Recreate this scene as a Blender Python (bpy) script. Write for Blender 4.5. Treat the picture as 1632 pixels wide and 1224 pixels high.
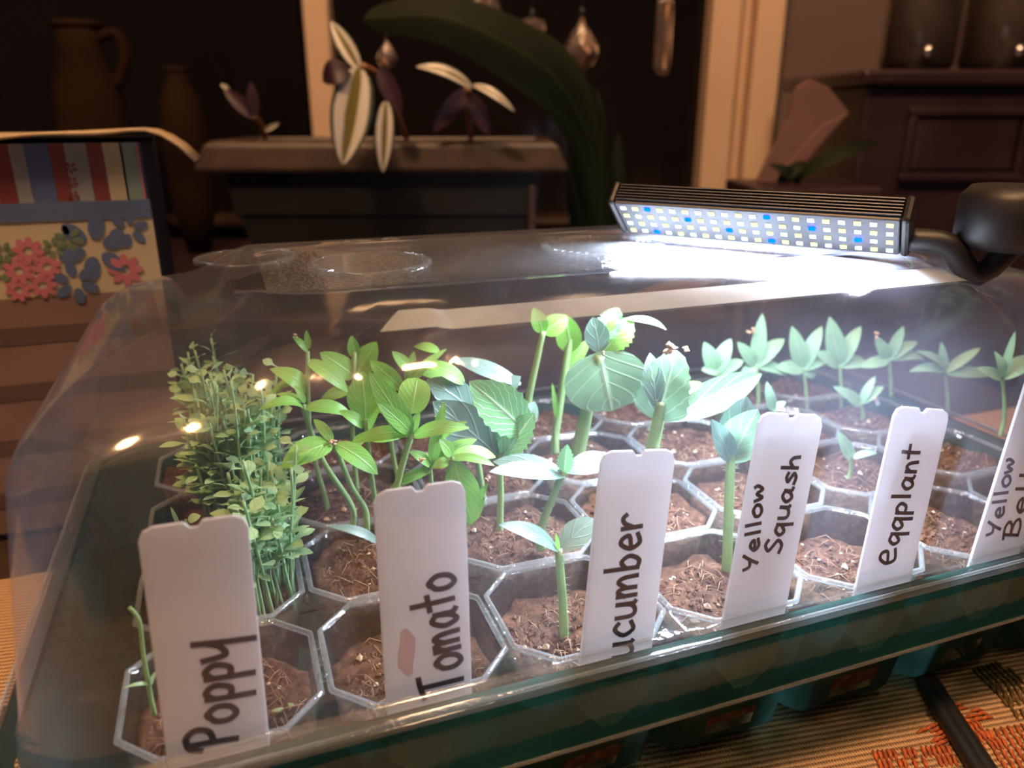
import bpy, math, random
from math import sin, cos, pi, sqrt
from mathutils import Vector, Matrix, noise
random.seed(7)
scene = bpy.context.scene
for o in list(bpy.data.objects): bpy.data.objects.remove(o)
COL = scene.collection

# ------------------------------------------------------------------ frame of the place
# unit u = height of the lens above the tray rim (13 cm); X along the tray, Y away, Z up, lens at z = 0
S = 0.13; ZT = 1.46
AX = Vector((0.93915, -0.11416, 0.32397)); AY = Vector((-0.34350, -0.31212, 0.88577)); AZ = Vector((0.0, -0.94316, -0.33234))
FPX = 1226.0
def W(p): return Vector((p[0]*S, p[1]*S, (p[2]+ZT)*S))
def ray(px, py):
    d = Vector((px-816.0, py-612.0, FPX)); return Vector((d.dot(AX), d.dot(AY), d.dot(AZ)))
def at(px, py, y):
    r = ray(px, py); return r*(y/r.y)
def atz(px, py, z):
    r = ray(px, py); return r*(z/r.z)
RT = Vector((AX.x, AY.x, 0)).normalized(); FW = Vector((-RT.y, RT.x, 0))
def atd(px, py, d):
    r = ray(px, py); return r*(d/r.dot(FW))

# ------------------------------------------------------------------ camera
cam = bpy.data.cameras.new('camera'); camo = bpy.data.objects.new('camera', cam); COL.objects.link(camo)
R_ = Vector((AX.x, AY.x, AZ.x)); U_ = -Vector((AX.y, AY.y, AZ.y)); F_ = Vector((AX.z, AY.z, AZ.z))
M4 = Matrix(((R_.x, U_.x, -F_.x, 0), (R_.y, U_.y, -F_.y, 0), (R_.z, U_.z, -F_.z, ZT*S), (0, 0, 0, 1)))
camo.matrix_world = M4
cam.sensor_fit = 'HORIZONTAL'; cam.sensor_width = 36; cam.lens = FPX/1632*36
cam.clip_start = 0.005; cam.clip_end = 50
cam.dof.use_dof = True; cam.dof.focus_distance = 1.75*S; cam.dof.aperture_fstop = 11
scene.camera = camo

# ------------------------------------------------------------------ world and exposure
w = bpy.data.worlds.new('world'); scene.world = w; w.use_nodes = True
bg = w.node_tree.nodes['Background']; bg.inputs[0].default_value = (0.9, 0.76, 0.74, 1); bg.inputs[1].default_value = 0.025
vs = scene.view_settings; vs.view_transform = 'Standard'; vs.look = 'None'; vs.exposure = 0.0; vs.gamma = 1.0; vs.use_curve_mapping = False
scene.cycles.max_bounces = 14; scene.cycles.transparent_max_bounces = 48; scene.cycles.glossy_bounces = 5
scene.cycles.caustics_reflective = True; scene.cycles.sample_clamp_indirect = 4.0
LED_POWER = 2.2      # glow of each diode
LED_WATTS = 1.3      # light of the whole panel
LAMP_POWER = 150.0

# ------------------------------------------------------------------ materials
MAT = {}
def nodes(name):
    m = bpy.data.materials.new(name); m.use_nodes = True; nt = m.node_tree
    b = nt.nodes['Principled BSDF']; out = nt.nodes['Material Output']; MAT[name] = m
    return m, nt, b, out
def N(nt, typ, **kw):
    n = nt.nodes.new(typ)
    for k, v in kw.items():
        if k.startswith('i_'):
            key = k[2:]; key = int(key) if key.isdigit() else key.replace('_', ' ')
            n.inputs[key].default_value = v
        else: setattr(n, k, v)
    return n
def ramp(nt, fac, stops):
    r = nt.nodes.new('ShaderNodeValToRGB'); e = r.color_ramp.elements
    while len(e) < len(stops): e.new(0.5)
    for el, (p, c) in zip(e, stops): el.position = p; el.color = (*c, 1)
    nt.links.new(fac, r.inputs[0]); return r
def plain(name, col, rough=0.5, metal=0.0, spec=0.5, noise_amt=0.12, nscale=40, bump=0.0, coat=0):
    m, nt, b, out = nodes(name)
    tc = N(nt, 'ShaderNodeTexCoord'); nz = N(nt, 'ShaderNodeTexNoise', i_Scale=nscale, i_Detail=5.0)
    nt.links.new(tc.outputs['Object'], nz.inputs['Vector'])
    lo = tuple(c*(1-noise_amt) for c in col); hi = tuple(min(1, c*(1+noise_amt)) for c in col)
    r = ramp(nt, nz.outputs['Fac'], [(0.3, lo), (0.7, hi)])
    nt.links.new(r.outputs[0], b.inputs['Base Color'])
    b.inputs['Roughness'].default_value = rough; b.inputs['Metallic'].default_value = metal
    b.inputs['Specular IOR Level'].default_value = spec
    b.inputs['Coat Weight'].default_value = coat
    if bump:
        bp = N(nt, 'ShaderNodeBump', i_Strength=bump, i_Distance=0.002); nt.links.new(nz.outputs['Fac'], bp.inputs['Height']); nt.links.new(bp.outputs[0], b.inputs['Normal'])
    return m
def emit(name, col, s):
    m, nt, b, out = nodes(name)
    e = N(nt, 'ShaderNodeEmission', i_Strength=s); e.inputs[0].default_value = (*col, 1)
    nt.links.new(e.outputs[0], out.inputs[0]); return m
def clear(name, tint, ior=1.5, rough=0.04, haze=0.05, hazecol=(0.8, 0.85, 0.9), bump=0.2, bscale=120, stretch=(1, 1, 1)):
    m, nt, b, out = nodes(name)
    tc = N(nt, 'ShaderNodeTexCoord'); mp = N(nt, 'ShaderNodeMapping'); mp.inputs['Scale'].default_value = stretch
    nt.links.new(tc.outputs['Object'], mp.inputs[0])
    nz = N(nt, 'ShaderNodeTexNoise', i_Scale=bscale, i_Detail=3.0); nt.links.new(mp.outputs[0], nz.inputs['Vector'])
    bp = N(nt, 'ShaderNodeBump', i_Strength=bump, i_Distance=0.001); nt.links.new(nz.outputs['Fac'], bp.inputs['Height'])
    tr = N(nt, 'ShaderNodeBsdfTransparent'); tr.inputs[0].default_value = (*tint, 1)
    gl = N(nt, 'ShaderNodeBsdfGlossy', i_Roughness=rough); gl.inputs[0].default_value = (1, 1, 1, 1); nt.links.new(bp.outputs[0], gl.inputs['Normal'])
    fr = N(nt, 'ShaderNodeFresnel', i_IOR=ior); nt.links.new(bp.outputs[0], fr.inputs['Normal'])
    # a thin sheet reflects the same from both sides: undo the index flip on back faces
    geo = N(nt, 'ShaderNodeNewGeometry'); mi = N(nt, 'ShaderNodeMath', operation='MULTIPLY_ADD', i_1=1.0/ior-ior, i_2=ior); nt.links.new(geo.outputs['Backfacing'], mi.inputs[0]); nt.links.new(mi.outputs[0], fr.inputs['IOR'])
    mixr = N(nt, 'ShaderNodeMixShader'); nt.links.new(fr.outputs[0], mixr.inputs[0]); nt.links.new(tr.outputs[0], mixr.inputs[1]); nt.links.new(gl.outputs[0], mixr.inputs[2])
    di = N(nt, 'ShaderNodeBsdfDiffuse'); di.inputs[0].default_value = (*hazecol, 1)
    tl = N(nt, 'ShaderNodeBsdfTranslucent'); tl.inputs[0].default_value = (*hazecol, 1)
    hz = N(nt, 'ShaderNodeMixShader', i_0=0.5); nt.links.new(di.outputs[0], hz.inputs[1]); nt.links.new(tl.outputs[0], hz.inputs[2])
    fin = N(nt, 'ShaderNodeMixShader'); nt.links.new(mixr.outputs[0], fin.inputs[1]); nt.links.new(hz.outputs[0], fin.inputs[2])
    nz2 = N(nt, 'ShaderNodeTexNoise', i_Scale=18.0, i_Detail=6.0); nt.links.new(tc.outputs['Object'], nz2.inputs['Vector'])
    mr = N(nt, 'ShaderNodeMapRange'); mr.inputs[1].default_value = 0.35; mr.inputs[2].default_value = 0.75; mr.inputs[3].default_value = haze*0.6; mr.inputs[4].default_value = haze*1.6
    nt.links.new(nz2.outputs['Fac'], mr.inputs[0]); nt.links.new(mr.outputs[0], fin.inputs[0])
    nt.links.new(fin.outputs[0], out.inputs[0]); return m
def leafmat(name, base, vein, rough=0.45, trans=0.35, veins=7.0, vw=0.10, mottled=0.15, spec=0.5):
    m, nt, b, out = nodes(name)
    uv = N(nt, 'ShaderNodeUVMap'); sp = N(nt, 'ShaderNodeSeparateXYZ'); nt.links.new(uv.outputs[0], sp.inputs[0])
    # UV.x along the leaf, UV.y 0..1 across
    t = N(nt, 'ShaderNodeMath', operation='SUBTRACT', i_1=0.5); nt.links.new(sp.outputs[1], t.inputs[0])
    ta = N(nt, 'ShaderNodeMath', operation='ABSOLUTE'); nt.links.new(t.outputs[0], ta.inputs[0])
    mid = N(nt, 'ShaderNodeMapRange'); mid.inputs[1].default_value = 0.0; mid.inputs[2].default_value = vw*0.5; mid.inputs[3].default_value = 1; mid.inputs[4].default_value = 0
    nt.links.new(ta.outputs[0], mid.inputs[0])
    k = N(nt, 'ShaderNodeMath', operation='MULTIPLY', i_1=0.9); nt.links.new(ta.outputs[0], k.inputs[0])
    s2 = N(nt, 'ShaderNodeMath', operation='SUBTRACT'); nt.links.new(sp.outputs[0], s2.inputs[0]); nt.links.new(k.outputs[0], s2.inputs[1])
    s3 = N(nt, 'ShaderNodeMath', operation='MULTIPLY', i_1=veins); nt.links.new(s2.outputs[0], s3.inputs[0])
    fr = N(nt, 'ShaderNodeMath', operation='PINGPONG', i_1=0.5); nt.links.new(s3.outputs[0], fr.inputs[0])
    sv = N(nt, 'ShaderNodeMapRange'); sv.inputs[1].default_value = 0.0; sv.inputs[2].default_value = 0.10; sv.inputs[3].default_value = 0.6; sv.inputs[4].default_value = 0
    nt.links.new(fr.outputs[0], sv.inputs[0])
    mx = N(nt, 'ShaderNodeMath', operation='MAXIMUM'); nt.links.new(mid.outputs[0], mx.inputs[0]); nt.links.new(sv.outputs[0], mx.inputs[1])
    tc = N(nt, 'ShaderNodeTexCoord'); nz = N(nt, 'ShaderNodeTexNoise', i_Scale=90.0, i_Detail=4.0); nt.links.new(tc.outputs['Object'], nz.inputs['Vector'])
    r = ramp(nt, nz.outputs['Fac'], [(0.3, tuple(c*(1-mottled) for c in base)), (0.7, tuple(min(1, c*(1+mottled)) for c in base))])
    mc = N(nt, 'ShaderNodeMix', data_type='RGBA'); nt.links.new(mx.outputs[0], mc.inputs['Factor']); nt.links.new(r.outputs[0], mc.inputs[6]); mc.inputs[7].default_value = (*vein, 1)
    nt.links.new(mc.outputs[2], b.inputs['Base Color']); b.inputs['Roughness'].default_value = rough; b.inputs['Specular IOR Level'].default_value = spec
    bp = N(nt, 'ShaderNodeBump', i_Strength=0.35, i_Distance=0.0006); nt.links.new(mx.outputs[0], bp.inputs['Height']); nt.links.new(bp.outputs[0], b.inputs['Normal'])
    tl = N(nt, 'ShaderNodeBsdfTranslucent'); nt.links.new(mc.outputs[2], tl.inputs[0])
    ms = N(nt, 'ShaderNodeMixShader', i_0=trans); nt.links.new(b.outputs[0], ms.inputs[1]); nt.links.new(tl.outputs[0], ms.inputs[2])
    nt.links.new(ms.outputs[0], out.inputs[0]); return m

clear('dome', (0.965, 0.975, 0.98), ior=1.62, rough=0.09, haze=0.05, hazecol=(0.66, 0.72, 0.95), bump=0.06, bscale=45, stretch=(1, 1, 0.35))
clear('dome_grain', (0.93, 0.95, 0.96), ior=1.62, rough=0.12, haze=0.035, bump=0.8, bscale=420)
clear('glow_haze', (0.92, 0.95, 0.97), ior=1.5, rough=0.25, haze=0.45, hazecol=(0.86, 0.92, 0.96), bump=0.3, bscale=60)  # milky tone stands in for lamp light refracted by the dome shoulder
clear('insert', (0.90, 0.93, 0.93), ior=1.5, rough=0.08, haze=0.022, hazecol=(0.55, 0.62, 0.6), bump=0.5, bscale=160)
clear('tray', (0.10, 0.20, 0.19), ior=1.6, rough=0.08, haze=0.42, hazecol=(0.02, 0.10, 0.095), bump=0.2, bscale=90)
def tagmat():
    m, nt, b, out = nodes('tag')
    tc = N(nt, 'ShaderNodeTexCoord'); nz = N(nt, 'ShaderNodeTexNoise', i_Scale=60.0, i_Detail=4.0); nt.links.new(tc.outputs['Object'], nz.inputs['Vector'])
    r = ramp(nt, nz.outputs['Fac'], [(0.3, (0.68, 0.68, 0.71)), (0.7, (0.72, 0.72, 0.75))]); nt.links.new(r.outputs[0], b.inputs['Base Color']); b.inputs['Roughness'].default_value = 0.45
    tl = N(nt, 'ShaderNodeBsdfTranslucent'); nt.links.new(r.outputs[0], tl.inputs[0])
    ms = N(nt, 'ShaderNodeMixShader', i_0=0.42); nt.links.new(b.outputs[0], ms.inputs[1]); nt.links.new(tl.outputs[0], ms.inputs[2]); nt.links.new(ms.outputs[0], out.inputs[0])
tagmat()
clear('tray_wall', (0.12, 0.18, 0.15), ior=1.5, rough=0.15, haze=0.80, hazecol=(0.026, 0.085, 0.070), bump=0.2, bscale=90)
clear('lip', (0.92, 0.95, 0.96), ior=1.6, rough=0.07, haze=0.16, hazecol=(0.7, 0.76, 0.8), bump=0.8, bscale=140)
plain('ink', (0.012, 0.01, 0.03), rough=0.4, noise_amt=0.3, nscale=200)
plain('smudge', (0.54, 0.50, 0.74), rough=0.5, noise_amt=0.08, nscale=120)
plain('perlite', (0.42, 0.33, 0.25), rough=0.9, noise_amt=0.35, nscale=70)
plain('husk', (0.50, 0.33, 0.20), rough=0.8, noise_amt=0.3, nscale=300)
plain('fibre', (0.20, 0.12, 0.07), rough=0.9, noise_amt=0.3)
def soilmat():
    m, nt, b, out = nodes('soil')
    tc = N(nt, 'ShaderNodeTexCoord'); nz = N(nt, 'ShaderNodeTexNoise', i_Scale=260.0, i_Detail=8.0, i_Roughness=0.75); nt.links.new(tc.outputs['Object'], nz.inputs['Vector'])
    r = ramp(nt, nz.outputs['Fac'], [(0.30, (0.020, 0.010, 0.006)), (0.5, (0.075, 0.036, 0.020)), (0.62, (0.14, 0.072, 0.042)), (0.78, (0.28, 0.17, 0.11))])
    nt.links.new(r.outputs[0], b.inputs['Base Color']); b.inputs['Roughness'].default_value = 0.9; b.inputs['Specular IOR Level'].default_value = 0.2
    bp = N(nt, 'ShaderNodeBump', i_Strength=0.9, i_Distance=0.002); nt.links.new(nz.outputs['Fac'], bp.inputs['Height']); nt.links.new(bp.outputs[0], b.inputs['Normal'])
soilmat()
plain('crumb', (0.085, 0.042, 0.025), rough=0.95, noise_amt=0.6, nscale=150)
leafmat('tomato_leaf', (0.19, 0.48, 0.075), (0.36, 0.62, 0.18))
leafmat('cotyledon', (0.105, 0.205, 0.165), (0.20, 0.31, 0.26), trans=0.2, veins=3.0, vw=0.07)
leafmat('squash_leaf', (0.15, 0.30, 0.18), (0.33, 0.46, 0.33), trans=0.3, veins=4.0, vw=0.10, mottled=0.25)
leafmat('young_leaf', (0.20, 0.50, 0.075), (0.38, 0.64, 0.25), veins=6.0)
leafmat('shaded_leaf', (0.07, 0.15, 0.07), (0.14, 0.24, 0.12), trans=0.2, veins=4.0)  # underside shade put into the leaf colour
leafmat('ruffled_leaf', (0.16, 0.42, 0.17), (0.50, 0.72, 0.50), veins=7.0, trans=0.25)
leafmat('pepper_leaf', (0.30, 0.55, 0.33), (0.45, 0.68, 0.45), veins=4.0)
leafmat('poppy_leaf', (0.36, 0.58, 0.30), (0.42, 0.62, 0.36), veins=2.0)
leafmat('stem', (0.30, 0.46, 0.19), (0.36, 0.50, 0.24), veins=1.0)
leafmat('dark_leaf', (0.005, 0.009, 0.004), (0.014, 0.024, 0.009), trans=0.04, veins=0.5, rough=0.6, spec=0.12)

# ------------------------------------------------------------------ mesh builder
class MB:
    def __init__(s): s.v = []; s.f = []; s.uv = []
    def add(s, vs, fs, uvs=None):
        o = len(s.v); s.v += [Vector(p) for p in vs]; s.f += [tuple(i+o for i in f) for f in fs]
        s.uv += (uvs if uvs else [(0.3, 0.3)]*len(vs)); return s
    def box(s, c, d, rz=0.0, basis=None):
        c = Vector(c); hx, hy, hz = d[0]/2, d[1]/2, d[2]/2
        if basis is None: basis = (Vector((cos(rz), sin(rz), 0)), Vector((-sin(rz), cos(rz), 0)), Vector((0, 0, 1)))
        a, b, n = basis
        vs = [c+a*(x*hx)+b*(y*hy)+n*(z*hz) for z in (-1, 1) for y in (-1, 1) for x in (-1, 1)]
        return s.add(vs, [(0, 2, 3, 1), (4, 5, 7, 6), (0, 1, 5, 4), (2, 6, 7, 3), (0, 4, 6, 2), (1, 3, 7, 5)])
    def tube(s, pts, rad, n=8, caps=True):
        pts = [Vector(p) for p in pts]; vs = []; fs = []; uvs = []
        if not isinstance(rad, (list, tuple)): rad = [rad]*len(pts)
        prev = None
        for i, p in enumerate(pts):
            t = (pts[min(i+1, len(pts)-1)]-pts[max(i-1, 0)]).normalized()
            a = t.cross(Vector((0.13, 0.31, 0.94)) if prev is None else prev)
            if prev is not None: a = prev-t*prev.dot(t)
            if a.length < 1e-5: a = t.orthogonal()
            a.normalize(); prev = a; b = t.cross(a)
            for k in range(n):
                vs.append(p+(a*cos(2*pi*k/n)+b*sin(2*pi*k/n))*rad[i]); uvs.append((i/len(pts), k/n))
        for i in range(len(pts)-1):
            for k in range(n): fs.append((i*n+k, i*n+(k+1) % n, (i+1)*n+(k+1) % n, (i+1)*n+k))
        if caps: fs.append(tuple(range(n))[::-1]); fs.append(tuple((len(pts)-1)*n+k for k in range(n)))
        return s.add(vs, fs, uvs)
    def lathe(s, prof, c=(0, 0, 0), n=24, close=True):
        c = Vector(c); vs = []; fs = []
        for r, z in prof:
            for k in range(n): vs.append(c+Vector((r*cos(2*pi*k/n), r*sin(2*pi*k/n), z)))
        for i in range(len(prof)-1):
            for k in range(n): fs.append((i*n+k, i*n+(k+1) % n, (i+1)*n+(k+1) % n, (i+1)*n+k))
        if close: fs.append(tuple(range(n))[::-1]); fs.append(tuple((len(prof)-1)*n+k for k in range(n)))
        return s.add(vs, fs)
    def prism(s, poly, o, a, b, n, t):
        o, a, b, n = Vector(o), Vector(a), Vector(b), Vector(n); m = len(poly)
        vs = [o+a*x+b*y for x, y in poly]+[o+a*x+b*y+n*t for x, y in poly]
        return s.add(vs, [tuple(range(m))[::-1], tuple(range(m, 2*m))]+[(i, (i+1) % m, m+(i+1) % m, m+i) for i in range(m)])
    def loops(s, rings, close_last=True, close_first=False):
        n = len(rings[0]); vs = [p for r in rings for p in r]; fs = []
        for i in range(len(rings)-1):
            for k in range(n): fs.append((i*n+k, i*n+(k+1) % n, (i+1)*n+(k+1) % n, (i+1)*n+k))
        if close_last: fs.append(tuple((len(rings)-1)*n+k for k in range(n)))
        if close_first: fs.append(tuple(range(n))[::-1])
        return s.add(vs, fs)
    def blob(s, c, r, q=(1, 1, 1), a=0.0, jit=0.25):
        c = Vector(c); vs = []
        for d in ((1, 0, 0), (-1, 0, 0), (0, 1, 0), (0, -1, 0), (0, 0, 1), (0, 0, -1)):
            k = r*(1+random.uniform(-jit, jit)); x, y, z = d[0]*k*q[0], d[1]*k*q[1], d[2]*k*q[2]
            vs.append(c+Vector((x*cos(a)-y*sin(a), x*sin(a)+y*cos(a), z)))
        return s.add(vs, [(0, 2, 4), (2, 1, 4), (1, 3, 4), (3, 0, 4), (2, 0, 5), (1, 2, 5), (3, 1, 5), (0, 3, 5)])
    def mesh(s, name, mat, origin=(0, 0, 0), smooth=True):
        me = bpy.data.meshes.new(name); o = Vector(origin)
        me.from_pydata([(p-o)*S for p in s.v], [], s.f)
        ul = me.uv_layers.new(name='UVMap'); co = [0.0]*(2*len(me.loops))
        for i, l in enumerate(me.loops): co[2*i], co[2*i+1] = s.uv[l.vertex_index]
        ul.data.foreach_set('uv', co)
        me.materials.append(MAT[mat] if isinstance(mat, str) else mat)
        if smooth: me.polygons.foreach_set('use_smooth', [True]*len(me.polygons))
        me.update(); return me
    def build(s, name, mat, parent=None, origin=(0, 0, 0), smooth=True, bevel=0.0):
        """vertices are in place coordinates (u); origin is the thing's base, which the root stands on"""
        o = bpy.data.objects.new(name, s.mesh(name, mat, origin, smooth)); COL.objects.link(o)
        if parent is None: o.location = W(origin)
        else: o.parent = parent
        if bevel:
            b = o.modifiers.new('bevel', 'BEVEL'); b.width = bevel*S; b.segments = 2; b.limit_method = 'ANGLE'
        return o
def tag(o, label=None, cat=None, group=None, kind=None):
    if label: o['label'] = label
    if cat: o['category'] = cat
    if group: o['group'] = group
    if kind: o['kind'] = kind
    return o
def thing(name, label, cat, origin, group=None):
    o = bpy.data.objects.new(name, None); COL.objects.link(o); o.location = W(origin); o.empty_display_size = 0.01
    return tag(o, label, cat, group)
def smooths(a, b, x):
    t = max(0.0, min(1.0, (x-a)/(b-a))); return t*t*(3-2*t)
def catmull(pts, n=5):
    P = [Vector(p) for p in pts]; out = []
    for i in range(len(P)-1):
        p0, p1, p2, p3 = P[max(i-1, 0)], P[i], P[i+1], P[min(i+2, len(P)-1)]
        for k in range(n):
            t = k/n
            out.append(0.5*((2*p1)+(p2-p0)*t+(2*p0-5*p1+4*p2-p3)*t*t+(3*p1-p0-3*p2+p3)*t*t*t))
    out.append(P[-1]); return out

# ------------------------------------------------------------------ lamp of the room (behind the viewer, its light is in its builder)
def room_lamp(origin, r, power, label, col=(1.0, 0.55, 0.26)):
    m = emit('warm_bulb_%d' % len(MAT), col, power)
    t = thing('pendant_lamp', label, 'lamp', origin)
    x, y, z = origin
    MB().lathe([(0.02, -r), (r*0.7, -r*0.75), (r, 0), (r*0.75, r*0.7), (r*0.3, r*1.1), (0.05, r*1.2)], origin, 20).build('bulb', m, t, origin)
    MB().lathe([(r*0.34, r*1.0), (r*0.34, r*1.5), (0.06, r*1.6)], origin, 16).build('socket', 'black_plastic', t, origin)
    MB().tube([(x, y, z+r*1.5), (x, y, 14.4)], 0.04, 8).build('cord', 'black_plastic', t, origin)
plain('black_plastic', (0.014, 0.014, 0.016), rough=0.45, noise_amt=0.3, nscale=80)

# ------------------------------------------------------------------ the setting
plain('wood', (0.035, 0.018, 0.012), rough=0.5, noise_amt=0.3, nscale=12)
plain('wall', (0.13, 0.092, 0.085), rough=0.9, noise_amt=0.06, nscale=3)
plain('frame_paint', (0.62, 0.46, 0.34), rough=0.55, noise_amt=0.05, nscale=5)
plain('ceiling', (0.55, 0.5, 0.45), rough=0.9, noise_amt=0.03)
plain('floor', (0.09, 0.05, 0.03), rough=0.5, noise_amt=0.3, nscale=8)
plain('night_glass', (0.008, 0.006, 0.007), rough=0.12, noise_amt=0.3, nscale=2, spec=0.35)
WD = 9.0
def wl(px, py, d=WD): return atd(px, py, d)
FLZ = -7.0; CLZ = 14.5
def struct(o): o['kind'] = 'structure'; return o
def wallbox(px0, px1, z0, z1, d0, d1, py=150):
    a = wl(px0, py, d0); b = wl(px1, py, d0); c = (a+b)/2+FW*((d1-d0)/2); c.z = (z0+z1)/2
    return MB().box(c, ((b-a).length, d1-d0, z1-z0), basis=(RT, FW, Vector((0, 0, 1))))
ct = FW*4.0
def bx(name, c, d, mat):
    o = MB().box(c, d, basis=(RT, FW, Vector((0, 0, 1)))).build(name, mat, None, c, False); return struct(o)
bx('floor', FW*0.0+RT*2+Vector((0, 0, FLZ-0.1)), (30, 20.6, 0.2), 'floor')
bx('ceiling', FW*0.0+RT*2+Vector((0, 0, CLZ+0.1)), (30, 20.6, 0.2), 'ceiling')
def wallpart(name, px0, px1, z0, z1, mat, d0=WD, d1=WD+0.4):
    m = wallbox(px0, px1, z0, z1, d0, d1); c = sum(m.v, Vector())/8
    return struct(m.build(name, mat, None, c, False))
wallpart('wall_back', 1236, 2700, FLZ, CLZ, 'wall')
wallpart('wall_below_window', -900, 1236, FLZ, -1.2, 'wall')
win = wallpart('window_1', -900, 1140, -1.2, CLZ, 'night_glass', WD+0.22, WD+0.30)
oc = Vector(win.location)/S-Vector((0, 0, ZT))
def jamb(px0, px1, d0, d1, nm='window_frame'):
    wallbox(px0, px1, -1.12, CLZ-0.05, d0, d1).build(nm, 'frame_paint', win, oc, False, 0.03)
jamb(492, 532, WD-0.05, WD+0.22)
jamb(1126, 1172, WD-0.15, WD+0.22, 'window_frame')
jamb(1168, 1200, WD+0.05, WD+0.22, 'window_frame')
jamb(1196, 1240, WD-0.22, WD+0.22, 'window_frame')
wallbox(-900, 1236, -1.2, -1.12, WD-0.3, WD+0.22).build('window_sill', 'wood', win, oc, False, 0.02)

# table with a woven cloth
def weave():
    m, nt, b, out = nodes('weave')
    tc = N(nt, 'ShaderNodeTexCoord'); mp = N(nt, 'ShaderNodeMapping'); mp.inputs['Rotation'].default_value = (0, 0, math.radians(8)); nt.links.new(tc.outputs['Object'], mp.inputs[0])
    wv = N(nt, 'ShaderNodeTexWave', bands_direction='Y', i_Scale=150.0, i_Distortion=0.8, i_Detail=1.0); wv.inputs['Detail Scale'].default_value = 8.0
    nt.links.new(mp.outputs[0], wv.inputs['Vector'])
    w2 = N(nt, 'ShaderNodeTexWave', bands_direction='X', i_Scale=330.0, i_Distortion=1.5); nt.links.new(mp.outputs[0], w2.inputs['Vector'])
    ad = N(nt, 'ShaderNodeMath', operation='MULTIPLY_ADD', i_1=0.4); nt.links.new(w2.outputs['Fac'], ad.inputs[0]); nt.links.new(wv.outputs['Fac'], ad.inputs[2])
    r = ramp(nt, ad.outputs[0], [(0.05, (0.13, 0.075, 0.042)), (0.55, (0.47, 0.30, 0.17)), (1.0, (0.60, 0.41, 0.25))])
    nt.links.new(r.outputs[0], b.inputs['Base Color']); b.inputs['Roughness'].default_value = 0.95; b.inputs['Specular IOR Level'].default_value = 0.1
    bp = N(nt, 'ShaderNodeBump', i_Strength=0.8, i_Distance=0.001); nt.links.new(ad.outputs[0], bp.inputs['Height']); nt.links.new(bp.outputs[0], b.inputs['Normal'])
weave()
TZ = -1.46
tb = thing('table', 'wooden table under the woven tan cloth', 'table', (0.5, 1.4, FLZ))
MB().box((0.5, 1.4, TZ-0.17), (7.0, 4.6, 0.3)).build('table_top', 'wood', tb, (0.5, 1.4, FLZ), False)
for sx in (-1, 1):
    for sy in (-1, 1):
        MB().box((0.5+sx*3.2, 1.4+sy*2.0, (FLZ+TZ-0.32)/2), (0.3, 0.3, TZ-0.32-FLZ)).build('leg', 'wood', tb, (0.5, 1.4, FLZ), False)
o0 = (0.5, 0.86, TZ-0.02)
cl = MB().box((0.5, 0.86, TZ-0.01), (7.04, 3.56, 0.02)).build('tablecloth', 'weave', None, o0, False)
tag(cl, 'coarse woven tan tablecloth with rust and dark motifs under the green tray', 'tablecloth')
plain('rust_thread', (0.42, 0.10, 0.03), rough=0.9, noise_amt=0.5, nscale=600)
plain('gold_thread', (0.10, 0.065, 0.02), rough=0.9, noise_amt=0.5, nscale=600)
def motif(px0, py0, px1, py1, rows, cols, mat, skew=0.4):
    a = atz(px0, py0, TZ); b = atz(px1, py1, TZ); m = MB()
    e = (b-a)/max(cols-1, 1); n = Vector((-e.y, e.x, 0)).normalized()*0.030
    for r in range(rows):
        for c in range(cols):
            p = a+e*(c+skew*r)+n*r
            if random.random() < 0.12: continue
            m.tube([p-n*0.55+e*-0.3+Vector((0, 0, 0.001)), p+Vector((0, 0, 0.007)), p+n*0.55+e*0.3+Vector((0, 0, 0.001))], [0.003, 0.0055, 0.003], 5)
    m.build('stitched_motif', mat, cl, o0)
motif(1402, 1222, 1520, 1212, 2, 16, 'rust_thread')
motif(1470, 1166, 1500, 1186, 3, 5, 'rust_thread')
motif(1545, 1196, 1592, 1186, 3, 8, 'rust_thread')
motif(1508, 1128, 1540, 1152, 3, 5, 'rust_thread')
motif(1580, 1098, 1625, 1084, 3, 7, 'gold_thread')
motif(1600, 1120, 1690, 1110, 3, 10, 'gold_thread')
motif(1618, 1140, 1700, 1135, 3, 8, 'gold_thread')
motif(1600, 1222, 1690, 1205, 4, 9, 'rust_thread')
motif(0, 1160, 30, 1150, 3, 5, 'gold_thread')
cb = catmull([atz(1470, 1085, TZ+0.02), atz(1500, 1135, TZ+0.025), atz(1535, 1190, TZ+0.025), atz(1580, 1262, TZ+0.025), atz(1620, 1330, TZ+0.025)], 6)
m = MB(); m.tube(cb, 0.020, 10); m.tube([p+Vector((0.030, 0.006, 0)) for p in cb], 0.020, 10)
tag(m.build('power_cord', 'black_plastic', None, cb[0]), 'black twin-strand power cord running out from under the tray', 'cord')

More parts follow.
